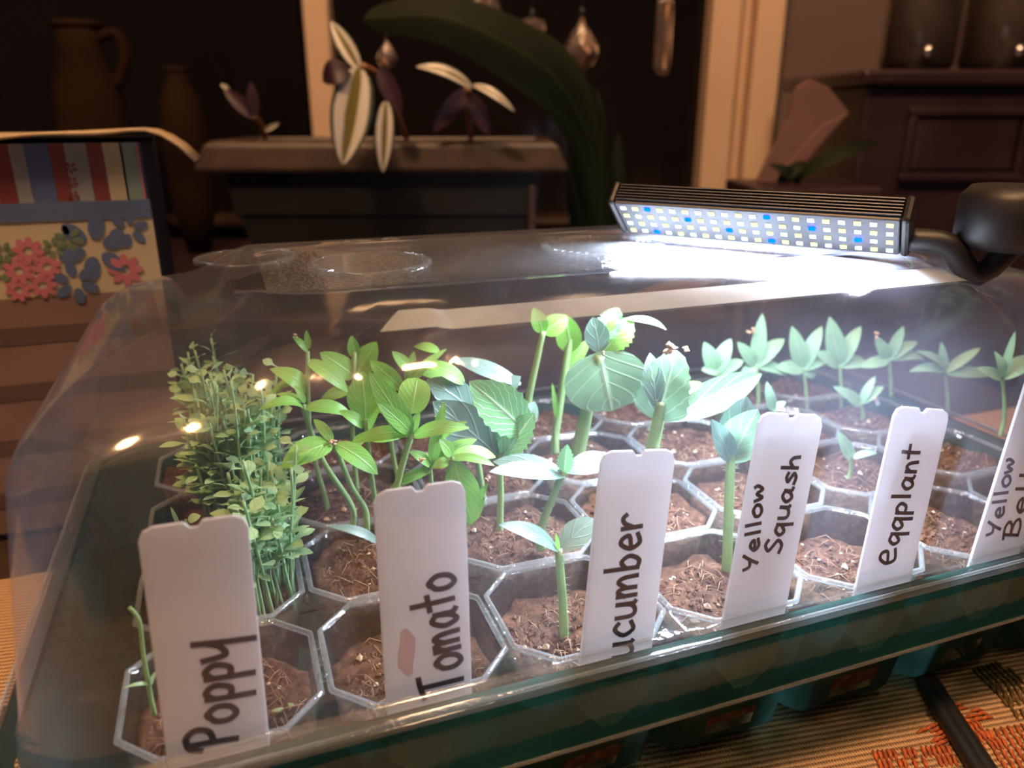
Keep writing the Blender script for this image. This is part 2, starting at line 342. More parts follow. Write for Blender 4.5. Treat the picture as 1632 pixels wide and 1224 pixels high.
# ------------------------------------------------------------------ the tray
X0, X1, Y0, Y1 = -0.440, 2.30, 1.115, 2.545
def rring(d, z, r, nx=84, ny=44, nc=9, mod=None):
    """rounded rectangle loop, inset by d"""
    x0, x1, y0, y1 = X0+d, X1-d, Y0+d, Y1-d; r = max(0.012, min(r, (y1-y0)/2-0.002)); P = []
    def arc(cx, cy, a0):
        for k in range(nc): a = a0+(pi/2)*k/(nc-1); P.append(Vector((cx+r*cos(a), cy+r*sin(a), z)))
    for k in range(1, nx): P.append(Vector((x0+r+(x1-x0-2*r)*k/nx, y0, z)))
    arc(x1-r, y0+r, -pi/2)
    for k in range(1, ny): P.append(Vector((x1, y0+r+(y1-y0-2*r)*k/ny, z)))
    arc(x1-r, y1-r, 0)
    for k in range(1, nx): P.append(Vector((x1-r-(x1-x0-2*r)*k/nx, y1, z)))
    arc(x0+r, y1-r, pi/2)
    for k in range(1, ny): P.append(Vector((x0, y1-r-(y1-y0-2*r)*k/ny, z)))
    arc(x0+r, y0+r, pi)
    return P
def pocket(p, amt, zadd):
    """the tray wall is pressed into pockets, one per cell"""
    q = p.copy(); t = None
    if abs(p.y-Y0) < 0.16 or abs(p.y-Y1) < 0.16: t = (p.x+0.29)/0.365
    if t is not None and X0+0.18 < p.x < X1-0.18:
        k = abs((t % 1.0)-0.5)*2; g = smooths(0.72, 0.95, k)
        q.y += amt*g*(1 if p.y < 1.8 else -1); q.z += zadd*g
    return q
to = (0.98, 1.83, TZ)
tr = thing('seed_tray', 'green translucent plastic seed tray holding the clear cell insert', 'tray', to)
rings = [rring(0.0, -1.02, 0.16)]
for i in range(0, 9):
    t = i/8; rings.append([pocket(p, 0.05*smooths(0, 0.25, t), 0) for p in rring(0.005+0.085*t, -1.03-0.39*t, 0.15-0.05*t)])
rings.append([pocket(p, 0.055, 0.02) for p in rring(0.105, -1.435, 0.10)])
rings.append([pocket(p, 0.06, 0.035) for p in rring(0.14, -1.450, 0.10)])
MB().loops(rings, True).build('tray_body', 'tray_wall', tr, to)
rim = [rring(-0.004, -1.022, 0.16), rring(-0.028, -1.018, 0.18), rring(-0.042, -1.028, 0.19), rring(-0.046, -1.06, 0.19), rring(-0.052, -1.14, 0.195), rring(-0.062, -1.150, 0.20), rring(-0.064, -1.157, 0.20), rring(-0.056, -1.160, 0.195), rring(-0.045, -1.14, 0.19)]
MB().loops(rim, False).build('tray_rim', 'tray', tr, to)
def bead(d, z, rc, r, nm, par, org):
    base = rring(d, z, rc, nx=60, ny=30); rs_ = []; c_ = Vector((0.98, 1.83, z))
    for k in range(7):
        a = 2*pi*k/6; rs_.append([p+(p-c_).normalized()*(r*cos(a))+Vector((0, 0, r*sin(a))) for p in base])
    MB().loops(rs_, False).build(nm, 'lip', par, org)
bead(-0.060, -1.156, 0.20, 0.0065, 'rim_bead', tr, to)

# ------------------------------------------------------------------ clear cell insert
CX0, CP, CY0, RP, NCX, NCY = -0.290, 0.365, 1.135, 0.345, 7, 4
ZI = -1.028
def octa(hx, hy, ch, z): return [Vector(p+(z,)) for p in ((hx, hy-ch), (hx-ch, hy), (-hx+ch, hy), (-hx, hy-ch), (-hx, -hy+ch), (-hx+ch, -hy), (hx-ch, -hy), (hx, -hy+ch))]
def octa_round(hx, hy, ch, z, n=4):
    c = octa(hx, hy, ch, z); out = []
    for i in range(8):
        a, b = c[i], c[(i+1) % 8]
        for k in range(n): out.append(a.lerp(b, k/n))
    return out
def square_pts(hx, hy, ref, z):
    out = []
    for p in ref:
        k = min(hx/abs(p.x) if abs(p.x) > 1e-6 else 9, hy/abs(p.y) if abs(p.y) > 1e-6 else 9); out.append(Vector((p.x*k, p.y*k, z)))
    return out
hx, hy = CP/2, RP/2; ref = octa_round(hx-0.02, hy-0.02, 0.08, 0)
cm = MB()
cell_r = [square_pts(hx, hy, ref, 0.004), octa_round(hx-0.006, hy-0.006, 0.068, 0.007), octa_round(hx-0.013, hy-0.013, 0.072, 0.0), octa_round(hx-0.017, hy-0.017, 0.075, -0.03), octa_round(hx-0.034, hy-0.034, 0.075, -0.20), octa_round(hx-0.060, hy-0.060, 0.06, -0.36), octa_round(hx-0.08, hy-0.08, 0.05, -0.375)]
cm.loops(cell_r, True)
# little studs and pips on the webs between cells
for k in range(3): cm.lathe([(0.012, 0.0), (0.012, 0.008), (0.006, 0.013), (0.001, 0.014)], (hx-0.002, -0.05+0.05*k, 0.002), 8)
cell_mesh = cm.mesh('cell', 'insert')
lm_ = MB(); lp_ = octa_round(hx-0.010, hy-0.010, 0.070, 0.006); nq = len(lp_)
lrings = []
for k in range(6):
    a = 2*pi*k/6; lrings.append([p*(1+0.0065*cos(a)/max(p.length, 0.05))+Vector((0, 0, 0.0065*sin(a))) for p in lp_])
lrings.append(lrings[0]); lm_.loops(lrings, False); lip_mesh = lm_.mesh('cell_lip', 'lip')
io = (0.98, 1.83, ZI)
ins = thing('cell_insert', 'clear plastic insert of eight-sided planting cells inside the green tray', 'seed insert', io)
def cc(i, j): return Vector((CX0+CP*(i+0.5), CY0+RP*(j+0.5), ZI))
for j in range(NCY):
    for i in range(NCX):
        c = bpy.data.objects.new('cell', cell_mesh); COL.objects.link(c); c.parent = ins; c.location = (cc(i, j)-Vector(io))*S
        l2 = bpy.data.objects.new('lip', lip_mesh); COL.objects.link(l2); l2.parent = c
fl = [rring(0.0, ZI+0.012, 0.16), rring(0.012, ZI+0.010, 0.15)]
xa, xb, ya, yb = CX0, CX0+CP*NCX, CY0, CY0+RP*NCY
fl.append([Vector((min(max(p.x, xa), xb), min(max(p.y, ya), yb), ZI+0.004)) for p in rring(0.02, ZI, 0.02)])
MB().loops(fl, False).build('insert_flange', 'insert', ins, io)

# ------------------------------------------------------------------ potting soil, one plug per cell
SOILZ = {}
ordn = ['first', 'second', 'third', 'fourth', 'fifth', 'sixth', 'seventh']; rown = ['front', 'second', 'third', 'back']
soil_var = []
for v in range(4):
    m = MB(); nr, ns = 13, 32; base = octa_round(hx-0.023, hy-0.023, 0.075, 0, 4); vs = [Vector((0, 0, 0.012))]; fs = []
    for i in range(1, nr+1):
        for k in range(ns):
            p = base[k]*(i/nr); h = 0.012*(1-(i/nr)**2)
            p.z = h+0.018*noise.noise(Vector((p.x*9+v*7, p.y*9, 1)))+0.016*noise.noise(Vector((p.x*30, p.y*30+v*3, 2)))+0.010*noise.noise(Vector((p.x*75, p.y*75+v*3, 4)))
            vs.append(p)
    for k in range(ns): vs.append(Vector((base[k].x*0.80, base[k].y*0.80, -0.255)))
    for k in range(ns): fs.append((0, 1+k, 1+(k+1) % ns))
    for i in range(nr):
        for k in range(ns): a = 1+i*ns; fs.append((a+k, a+ns+k, a+ns+(k+1) % ns, a+(k+1) % ns))
    m.add(vs, fs)
    c = MB(); fb = MB(); pe = MB()
    def spot():
        a = random.uniform(0, 2*pi); r = sqrt(random.random())*0.14; p = Vector((r*cos(a), r*sin(a), 0))
        p.z = 0.012*(1-(r/0.14)**2)+0.018*noise.noise(Vector((p.x*9+v*7, p.y*9, 1)))+0.016*noise.noise(Vector((p.x*30, p.y*30+v*3, 2))); return p
    for k in range(420): c.blob(spot()+Vector((0, 0, 0.002)), random.uniform(0.003, 0.0085), (1, random.uniform(0.5, 1), 0.7), random.uniform(0, 6))
    for k in range(44):
        p = spot(); a = random.uniform(0, 6.28); l = random.uniform(0.015, 0.04); d = Vector((cos(a), sin(a), 0))
        fb.tube([p-d*l, p+Vector((0, 0, random.uniform(0.008, 0.02)))+d.orthogonal()*0.004, p+d*l], 0.0013, 4)
    for k in range(15): pe.blob(spot()+Vector((0, 0, 0.004)), random.choice((0.004, 0.005, 0.006, 0.008, 0.013)), (1, 0.8, 0.7), random.uniform(0, 6))
    soil_var.append((m.mesh('soil', 'soil'), c.mesh('soil_crumbs', 'crumb', smooth=False), fb.mesh('fibres', 'fibre'), pe.mesh('perlite_grains', 'perlite', smooth=False)))
for j in range(NCY):
    for i in range(NCX):
        z = [-1.100, -1.072, -1.066, -1.062][j]+random.uniform(-0.015, 0.02)
        if (i, j) in ((0, 0),): z = -1.10
        if (i, j) in ((2, 1), (1, 1)): z = -1.055
        SOILZ[(i, j)] = z; c = cc(i, j); c.z = z
        t = thing('potting_soil', 'crumbly brown potting soil in the %s cell from the left, %s row' % (ordn[i], rown[j]), 'soil', c, 'soil plugs in the cells')
        ms = soil_var[(i*3+j*5) % 4]; flip = pi*((i+j) % 2)
        for nm, me in zip(('soil_surface', 'soil_crumbs', 'fibres', 'perlite_grains'), ms):
            o = bpy.data.objects.new(nm, me); COL.objects.link(o); o.parent = t; o.rotation_euler.z = flip
            if nm != 'soil_surface': o['kind'] = 'stuff'

# ------------------------------------------------------------------ the clear dome lid
do = (0.98, 1.83, -1.02)
dm = thing('propagator_lid', 'clear plastic dome lid with round vents covering the seedlings', 'lid', do)
prof = [(-0.040, -1.035), (-0.044, -1.010), (-0.036, -1.000), (-0.004, -0.998), (0.006, -0.985), (0.010, -0.96)]
for k in range(1, 9): t = k/8; prof.append((0.010+0.045*t, -0.96+0.38*t))
for k in range(1, 13):
    a = (pi/2)*k/12; prof.append((0.055+0.325*(1-cos(a)), -0.58+0.190*sin(a)))
for d, z in ((0.40, -0.389), (0.42, -0.389), (0.435, -0.394), (0.45, -0.401), (0.47, -0.403), (0.50, -0.403), (0.54, -0.402), (0.58, -0.402), (0.62, -0.402), (0.66, -0.402), (0.70, -0.402)): prof.append((d, z))
def lift(p):
    q = p.copy(); h = smooths(-0.10, 0.05, p.x)*(1-smooths(1.58, 1.72, p.x))
    wz = smooths(-0.60, -0.42, p.z); q.z += 0.055*h*wz
    if p.y < 1.56:
        h2 = smooths(0.06, 0.16, p.x)*(1-smooths(1.58, 1.72, p.x)); wf = smooths(-0.85, -0.60, p.z)*(1-smooths(1.34, 1.54, p.y)); q.y -= 0.022*h2*wf
        n2 = smooths(0.20, 0.23, p.x)*(1-smooths(0.33, 0.36, p.x)); wf = smooths(-0.60, -0.55, p.z)*(1-smooths(1.34, 1.54, p.y)); q.y += 0.026*n2*wf
    return q
rings = [[lift(p) for p in rring(d, z, max(0.02, 0.17+(0.05 if d > 0.2 else 0)-0.25*max(0, d-0.3)), nx=150, ny=60, nc=10)] for d, z in prof]
nf = len(rings[0]); split = len(prof)-10
MB().loops(rings, True).build('dome_shell', 'dome', dm, do)
bead(-0.042, -1.004, 0.20, 0.0045, 'flange_bead', dm, do)
# hazy strip standing in for lamp glow refracted along the front shoulder
band = []
for k in range(2, 8):
    a = math.radians(56+13*(k-2)/5); d, z = 0.055+0.325*(1-cos(a)), -0.58+0.190*sin(a)
    band.append([lift(p)+Vector((0, -0.002, 0.002)) for p in rring(d, z, 0.22, nx=150, ny=60, nc=10)])
cols = [i for i, p in enumerate(band[0]) if p.y < 1.4 and 0.22 < p.x < 1.64]
m = MB(); m.add([r_[i] for r_ in band for i in cols], [(a*len(cols)+b, a*len(cols)+b+1, (a+1)*len(cols)+b+1, (a+1)*len(cols)+b) for a in range(len(band)-1) for b in range(len(cols)-1)])
m.build('glow_band', 'glow_haze', dm, do)
def vent(px, py, r):
    c = atz(px, py, -0.345); c.z = -0.350; m = MB()
    m.lathe([(r+0.004, 0.002), (r+0.004, 0.008), (r, 0.011), (r-0.012, 0.011), (r-0.018, 0.007), (0.01, 0.007)], c, 48, False)
    v = m.build('vent', 'dome_grain', dm, do)
    k = MB()
    for a in range(44):
        t = 2*pi*a/44; k.box(c+Vector(((r-0.004)*cos(t), (r-0.004)*sin(t), 0.011)), (0.016, 0.005, 0.003), t)
    kk = k.build('vent_ribs', 'dome_grain', v, do, False); kk.parent = v
vent(590, 420, 0.145); vent(392, 412, 0.12); vent(960, 392, 0.165)
# pebbled strip pressed into the top behind the vents
m = MB(); nx, ny = 60, 8
m.add([Vector((0.06+1.45*i/nx, 1.60+0.60*j/ny, -0.344+0.002*((i*7+j*13) % 5)/5)) for j in range(ny+1) for i in range(nx+1)], [(j*(nx+1)+i, j*(nx+1)+i+1, (j+1)*(nx+1)+i+1, (j+1)*(nx+1)+i) for j in range(ny) for i in range(nx)])
m.build('grained_panel', 'dome_grain', dm, do)

# ------------------------------------------------------------------ LED grow light lying on the dome
plain('anodised', (0.05, 0.055, 0.075), rough=0.35, metal=0.6, noise_amt=0.1, nscale=30)
plain('board', (0.07, 0.075, 0.085), rough=0.4, noise_amt=0.03)
emit('led_white', (0.86, 0.95, 1.0), LED_POWER); emit('led_blue', (0.0, 0.01, 1.0), LED_POWER*20); emit('led_warm', (1.0, 0.97, 0.38), LED_POWER)
LA = Vector((0.978, 1.88, 0)); LB = Vector((1.41, 1.335, 0)); LD = (LB-LA).normalized(); th = math.radians(40)
LWh = Vector((-LD.y, LD.x, 0)); LW = LWh*cos(th)+Vector((0, 0, -sin(th))); LN_ = LD.cross(LW)    # LN_ points up out of the back of the tilted lamp
LA.z = LB.z = -0.228
ln = (LB-LA).length; hh_ = 0.062; wd = 0.145; LBAS = (LD, LW, LN_)
lo = LA.lerp(LB, 0.5)+LW*wd
lt = thing('grow_light', 'slim dark finned LED grow light propped at a tilt on the dome lid', 'grow light', lo)
def L(a, b, h): return LA+LD*(a*ln)+LW*b+LN_*h
MB().box(L(0.5, wd/2+0.006, hh_/2+0.006), (ln, wd-0.02, hh_), basis=LBAS).build('housing', 'anodised', lt, lo, False, 0.006)
for k in range(6):
    MB().box(L(0.5, 0.006+0.0012*k, 0.014+k*0.0096), (ln, 0.022, 0.0045), basis=LBAS).build('cooling_fin', 'anodised', lt, lo, False, 0.001)
MB().box(L(0.5, wd/2, 0.006), (ln*0.998, wd, 0.010), basis=LBAS).build('edge_trim', 'board', lt, lo, False, 0.003)
for q in (-0.016, 1.016):
    MB().box(L(q, wd/2, hh_/2+0.003), (0.02, wd+0.01, hh_+0.012), basis=LBAS).build('end_cap', 'black_plastic', lt, lo, False, 0.01)
def panel_light(P0, A_, B_, N_, wid, watts):
    al = bpy.data.lights.new('led_panel_light', 'AREA'); al.shape = 'RECTANGLE'; al.size = ln*S; al.size_y = wid*S; al.energy = watts; al.color = (0.78, 0.85, 1.0); al.spread = math.radians(142)
    alo = bpy.data.objects.new('led_panel_light', al); COL.objects.link(alo); alo.parent = lt; pz = (P0-lo)*S
    alo.matrix_local = Matrix(((A_.x, B_.x, N_.x, pz.x), (A_.y, B_.y, N_.y, pz.y), (A_.z, B_.z, N_.z, pz.z), (0, 0, 0, 1)))
panel_light(L(0.5, wd/2, -0.006), LD, LW, LN_, wd-0.02, LED_WATTS)
# added rear wing, not seen on the lamp, put in to light the far seedlings
th2 = math.radians(24); LW2 = LWh*cos(th2)+Vector((0, 0, sin(th2))); LN2 = LD.cross(LW2); HB = (LD, LW2, LN2)
def L2(a, b, h): return LA+LW*wd+LN_*0.004+LD*(a*ln)+LW2*b+LN2*h
MB().box(L2(0.5, 0.016+wd/2, 0.026), (ln, wd, 0.036), basis=HB).build('added_rear_housing', 'anodised', lt, lo, False, 0.006)
MB().box(L2(0.5, 0.016+wd/2, 0.004), (ln*0.99, wd, 0.008), basis=HB).build('edge_trim', 'board', lt, lo, False, 0.002)  # trim of the added unseen wing
for r in range(4):
    for i in range(20):
        MB().box(L2(0.03+0.94*i/19, 0.04+r*(wd-0.05)/3, -0.002), (0.015, 0.012, 0.004), basis=HB).build('led', 'led_blue' if (i*2+r*3) % 9 == 4 else 'led_white', lt, lo, False)  # LEDs of the added unseen wing
panel_light(L2(0.5, 0.016+wd/2, -0.008), LD, LW2, LN2, wd-0.02, LED_WATTS*0.4)  # added light of the unseen wing
for r in range(4):
    for i in range(20):
        p = L(0.03+0.94*i/19, 0.02+r*(wd-0.04)/3, 0.0); mt = 'led_blue' if (i*2+r*3) % 9 == 4 else ('led_warm' if (i+r) % 2 else 'led_white')
        MB().box(p, (0.015, 0.012, 0.004), basis=LBAS).build('led', mt, lt, lo, False)
MB().tube(catmull([L(1.02, 0.12, 0.03), L(1.14, 0.13, 0.03), L(1.24, 0.20, 0.0), atd(1640, 365, 1.78)], 4), 0.028, 10).build('bracket_arm', 'black_plastic', lt, lo)
kc = atd(1612, 346, 1.78); m = MB()
m.lathe([(0.02, -0.075), (0.09, -0.07), (0.112, -0.045), (0.112, 0.045), (0.09, 0.07), (0.02, 0.075)], kc, 28)
m.build('bracket_knob', 'black_plastic', lt, lo)

room_lamp((-3.4, -0.8, 10.5), 0.75, LAMP_POWER*1.55, 'round warm globe lamp hanging left behind the viewer, mirrored in the dome')
room_lamp((2.4, -2.0, 11.0), 0.70, LAMP_POWER*0.85, 'paler round globe lamp hanging right behind the viewer, mirrored in the dome', (1.0, 0.62, 0.36))

# ------------------------------------------------------------------ plant tags with handwriting
G = {
 'P': (.58, [[(.10, 0), (.12, .5), (.12, 1)], [(-.05, .72), (.08, .95), (.38, 1), (.55, .8), (.45, .55), (.12, .46)]]),
 'o': (.52, [[(.28, .56), (.08, .42), (.06, .16), (.22, 0), (.42, .12), (.46, .38), (.30, .56), (.20, .54)]]),
 'p': (.50, [[(.08, .58), (.07, .1), (.08, -.38)], [(.08, .42), (.26, .58), (.44, .40), (.34, .10), (.08, .10)]]),
 'y': (.60, [[(.02, .62), (.12, .18), (.36, .28), (.46, .48)], [(.50, .80), (.47, .2), (.46, -.42)]]),
 'T': (.66, [[(-.02, .90), (.34, .97), (.68, 1.0)], [(.36, .97), (.34, .5), (.32, 0)]]),
 'm': (.72, [[(.05, .58), (.06, 0)], [(.06, .34), (.20, .56), (.30, .42), (.31, .02)], [(.31, .34), (.46, .56), (.58, .42), (.62, 0)]]),
 'a': (.56, [[(.42, .48), (.22, .57), (.05, .30), (.18, .02), (.36, .16), (.43, .52), (.43, .12), (.54, .02)]]),
 't': (.46, [[(.20, 1.0), (.19, .5), (.20, .05)], [(-.02, .60), (.2, .62), (.46, .64)]]),
 'u': (.54, [[(.05, .57), (.07, .12), (.22, 0), (.40, .14), (.44, .57), (.44, .1), (.50, 0)]]),
 'c': (.48, [[(.42, .47), (.24, .57), (.05, .30), (.20, .02), (.44, .10)]]),
 'C': (.60, [[(.52, .85), (.30, 1.0), (.05, .55), (.22, .04), (.56, .16)]]),
 'b': (.52, [[(.08, 1.0), (.08, .5), (.08, 0)], [(.08, .36), (.28, .52), (.44, .28), (.30, .0), (.08, .04)]]),
 'e': (.50, [[(.08, .27), (.40, .34), (.34, .54), (.18, .56), (.05, .28), (.20, .02), (.46, .10)]]),
 'r': (.46, [[(.06, .58), (.09, 0)], [(.09, .28), (.20, .50), (.34, .56), (.44, .46)]]),
 'Y': (.60, [[(.0, .95), (.10, .55), (.38, .58)], [(.56, 1.0), (.34, .45), (.20, 0)]]),
 'l': (.26, [[(.10, 1.0), (.11, .5), (.12, 0)]]),
 'w': (.66, [[(.02, .54), (.12, .05), (.28, .40), (.42, .05), (.56, .36), (.52, .58)]]),
 'S': (.52, [[(.46, .88), (.26, 1.0), (.08, .78), (.25, .54), (.44, .30), (.28, .02), (.0, .10)]]),
 'q': (.50, [[(.40, .50), (.20, .57), (.05, .30), (.18, .06), (.40, .28)], [(.42, .57), (.42, 0), (.44, -.40)]]),
 's': (.44, [[(.38, .50), (.22, .57), (.08, .44), (.22, .30), (.36, .15), (.22, 0), (.0, .06)]]),
 'h': (.50, [[(.08, 1.0), (.08, .5), (.08, 0)], [(.08, .32), (.24, .52), (.38, .38), (.42, 0)]]),
 'E': (.66, [[(.08, .40), (.48, .52), (.44, .82), (.22, .84), (.06, .46), (.20, .04), (.60, .14)]]),
 'n': (.50, [[(.06, .58), (.07, 0)], [(.07, .34), (.22, .56), (.36, .42), (.42, 0)]]),
 'B': (.58, [[(.08, 1), (.08, .5), (.08, 0)], [(-.04, .92), (.26, 1.0), (.42, .82), (.32, .58), (.10, .52), (.40, .46), (.50, .22), (.34, .02), (.06, .02)]]),
}
TOPY, BOTY = 1.185, 1.140     # the tags lean back from the tray rim
def plant_tag(tl, tr_, br, bl, lines, label, smudge=None):
    A, B, C, D = at(*tl, TOPY), at(*tr_, TOPY), at(*br, BOTY), at(*bl, BOTY)
    top = (A+B)/2; bot = (C+D)/2; up = (top-bot).normalized(); right = (B-A); right = (right-up*right.dot(up)).normalized(); nrm = right.cross(up)
    def on(px, py):
        r = ray(px, py); return r*(top.dot(nrm)/r.dot(nrm))
    wdt = 0.163; hb = bot+up*((-1.20-bot.z)/up.z); H = (top-hb).length
    o = hb.copy(); t = thing('plant_tag', label, 'plant tag', o, 'white plastic plant tags')
    hw = wdt/2; c = 0.022
    poly = [(-hw, 0.06), (-hw*0.2, 0), (hw*0.2, 0), (hw, 0.06), (hw, H-c), (hw-c*0.3, H-c*0.3), (hw-c, H), (0.014, H), (0.006, H-0.010), (-0.006, H-0.010), (-0.014, H), (-hw+c, H), (-hw+c*0.3, H-c*0.3), (-hw, H-c)]
    MB().prism(poly, hb, right, up, -nrm, 0.008).build('tag_blade', 'tag', t, o, False, 0.0015)
    for text, s, e, cap in lines:
        ps, pe = on(*s), on(*e); dr = (pe-ps); ln_ = dr.length; dr.normalize(); gu = -(right-dr*right.dot(dr)).normalized()
        ch = cap*ps.dot(F_)/FPX; nat = sum(G[k][0]+0.07 for k in text); sx = ln_/nat; x = 0.0; m = MB()
        for k in text:
            for st in G[k][1]:
                jx = random.uniform(-.02, .02)
                pts = [ps+dr*((x+px_+jx)*sx)+gu*(py_*ch)+nrm*0.0015 for px_, py_ in st]
                pts = catmull(pts, 5); rr = 0.0032+0.000032*cap
                # a flat felt-pen ribbon
                for i in range(len(pts)-1):
                    a, b = pts[i], pts[i+1]; d_ = (b-a)
                    if d_.length < 1e-6: continue
                    d_.normalize(); sd = nrm.cross(d_)*rr
                    m.add([a-sd-d_*rr*0.6, a+sd-d_*rr*0.6, b+sd+d_*rr*0.6, b-sd+d_*rr*0.6], [(0, 1, 2, 3)])
            x += G[k][0]+0.07
        m.build('lettering', 'ink', t, o, False)
    if smudge:
        a = on(*smudge); poly = [(0.016*cos(k*pi/6)*(1+0.3*sin(k*2.1)), 0.05*sin(k*pi/6)) for k in range(12)]
        MB().prism(poly, a+nrm*0.0004, right, up, nrm, 0.0006).build('ink_smudge', 'smudge', t, o, False)
plant_tag((213, 838), (398, 825), (430, 1190), (265, 1200), [('Poppy', (378, 1182), (372, 1008), 74)], 'white plant tag reading Poppy, nearest the left end of the tray')
plant_tag((594, 785), (742, 765), (752, 1105), (618, 1140), [('Tomato', (738, 1096), (722, 905), 70)], 'white plant tag reading Tomato with a faint purple smudge', (648, 1040))
plant_tag((960, 725), (1078, 712), (1040, 1030), (925, 1055), [('Cucumber', (1003, 1080), (1024, 812), 58)], 'white plant tag reading Cucumber in the middle of the tray')
plant_tag((1213, 665), (1315, 655), (1250, 970), (1157, 985), [('Yellow', (1206, 905), (1217, 766), 28), ('Squash', (1243, 880), (1276, 722), 32)], 'white plant tag reading Yellow Squash in two lines')
plant_tag((1428, 657), (1517, 645), (1450, 905), (1373, 930), [('Eqqplant', (1424, 900), (1470, 706), 38)], 'white plant tag reading Eggplant beside the bare soil cells')
plant_tag((1638, 600), (1722, 588), (1632, 868), (1548, 885), [('Yellow', (1592, 850), (1618, 724), 30), ('Bell', (1620, 858), (1652, 745), 34)], 'white plant tag reading Yellow Bell cut by the right edge')

# ------------------------------------------------------------------ seedlings
def upx(p, wpx): return wpx*p.dot(F_)/FPX
def leaf_into(m, B, T, wid, face=0.6, droop=0.12, fold=0.10, shape='oval', serr=0.0, nu=12, nv=6, side_hint=None):
    B, T = Vector(B), Vector(T); ln_ = (T-B).length; mid = (B+T)/2
    cam_d = (-mid).normalized(); n = (cam_d*face+Vector((0, 0, 1))*(1-face)).normalized()
    ax = (T-B).normalized(); n = (n-ax*n.dot(ax))
    if n.length < 1e-4: n = Vector((0, 0, 1))
    n.normalize(); sd = ax.cross(n).normalized()
    P = {'oval': lambda s: sin(pi*min(1, s*0.97+0.03))**0.75, 'lance': lambda s: (s+0.02)**0.55*(1-s)**0.75*1.72, 'round': lambda s: sqrt(max(0, 1-(2*s-1)**2))**0.9,
         'heart': lambda s: min(1, (s*6+0.35))*sqrt(max(0, 1-s**2.2)), 'spoon': lambda s: 0.12+0.9*sin(pi*max(0, (s-0.3)/0.7))**0.8 if s > 0.3 else 0.12+0.05*s}[shape]
    vs = []; uvs = []; fs = []
    for i in range(nu+1):
        s = i/nu; c = B.lerp(T, s)+n*(droop*ln_*4*s*(1-s)); w_ = wid/2*max(0.0, P(s)); w_ = max(w_, wid*0.015)
        if serr and 0 < i < nu: w_ *= 1+serr*(1 if i % 2 else -1)
        for j in range(nv+1):
            t = j/nv*2-1; vs.append(c+sd*(w_*t)+n*(fold*w_*(abs(t)-0.35))+n*(serr*0.10*wid*sin(s*19+t*5))); uvs.append((s, j/nv))
    for i in range(nu):
        for j in range(nv): a = i*(nv+1)+j; fs.append((a, a+1, a+nv+2, a+nv+1))
    m.add(vs, fs, uvs); return m
def seedling(name, label, cat, Y, stem_px, stem_w, leaves, group=None, stemmat='stem', base_dy=0.0, husks=(), hairs=False):
    """stem_px: points from the soil up, at depth Y; leaves: (material, bx, by, tx, ty, width_px, tip depth shift, options)"""
    pts = [at(x, y, Y) for x, y in stem_px]; o = pts[0].copy(); t = thing(name, label, cat, o, group)
    foot = o-Vector((0, 0, 0.06)); cp = catmull([foot]+pts, 5); r = upx(o, stem_w)/2
    so = MB().tube(cp, [r*(1.0-0.30*i/len(cp)) for i in range(len(cp))], 8).build('stem', stemmat, t, o)
    if hairs:
        h = MB()
        for k in range(90):
            p = random.choice(cp[3:]); a = random.uniform(0, 6.28); d = Vector((cos(a), sin(a), random.uniform(-.2, .3)))
            p = p+Vector((0, 0, random.uniform(-0.02, 0.02))); h.tube([p+d*r*0.6, p+d*(r+0.007)], [0.0006, 0.0002], 3)
        hh = h.build('stem_hairs', stemmat, so, o); hh['kind'] = 'stuff'
    for lf in leaves:
        mat, bx_, by_, tx_, ty_, wpx, dy = lf[:7]; kw = lf[7] if len(lf) > 7 else {}
        wpx *= 1.22 if mat in (TL, YL, PL) else 1.0
        B = at(bx_, by_, Y); T = at(tx_, ty_, Y+dy)
        leaf_obj(B, T, wpx, mat, t, o, kw)
    for hx_, hy_, hr in husks:
        p = at(hx_, hy_, Y-0.01); m = MB()
        for k in range(5): m.blob(p+Vector((random.uniform(-1, 1), random.uniform(-1, 1), random.uniform(-1, 1)))*upx(p, hr)*0.5, upx(p, hr)*0.55, (1, 0.7, 0.6), random.uniform(0, 6))
        m.build('seed_husk', 'husk', t, o)
    return t
def leaf_obj(B, T, wpx, mat, t, o, kw):
    m = MB(); leaf_into(m, B, T, upx(B, wpx), **kw); return m.build('leaf', mat, t, o)
TL, CO, SQ, YL, RF, PL = 'tomato_leaf', 'cotyledon', 'squash_leaf', 'young_leaf', 'ruffled_leaf', 'pepper_leaf'
LN = dict(shape='lance', face=0.55, droop=0.14); LF = dict(shape='lance', face=0.8, droop=0.08); OV = dict(shape='oval', face=0.6, droop=0.06); CT = dict(shape='oval', face=0.45, droop=0.05, fold=0.05)
gt = 'tomato seedlings'
seedling('tomato_seedling', 'tomato seedling with a pair of broad low leaves spread left of the Tomato tag', 'seedling', 1.72, [(582, 812), (560, 775), (535, 712)], 11,
  [(TL, 527, 706, 448, 746, 50, -0.05, LN), (TL, 536, 708, 602, 756, 40, -0.04, LN), (TL, 530, 704, 500, 668, 20, 0.05, LN)], gt, husks=[(531, 704, 9)])
seedling('tomato_seedling', 'slim tomato seedling with narrow arching leaves beside the poppy clump', 'seedling', 1.80, [(560, 805), (515, 735), (487, 662), (484, 645)], 10,
  [(TL, 484, 650, 412, 654, 22, -0.05, dict(shape='lance', droop=0.25, face=0.5)), (TL, 484, 640, 440, 628, 14, 0.0, LN), (TL, 486, 642, 468, 614, 12, 0.0, LN), (TL, 486, 650, 562, 664, 30, 0.0, dict(shape='lance', droop=0.2, face=0.5))], gt)
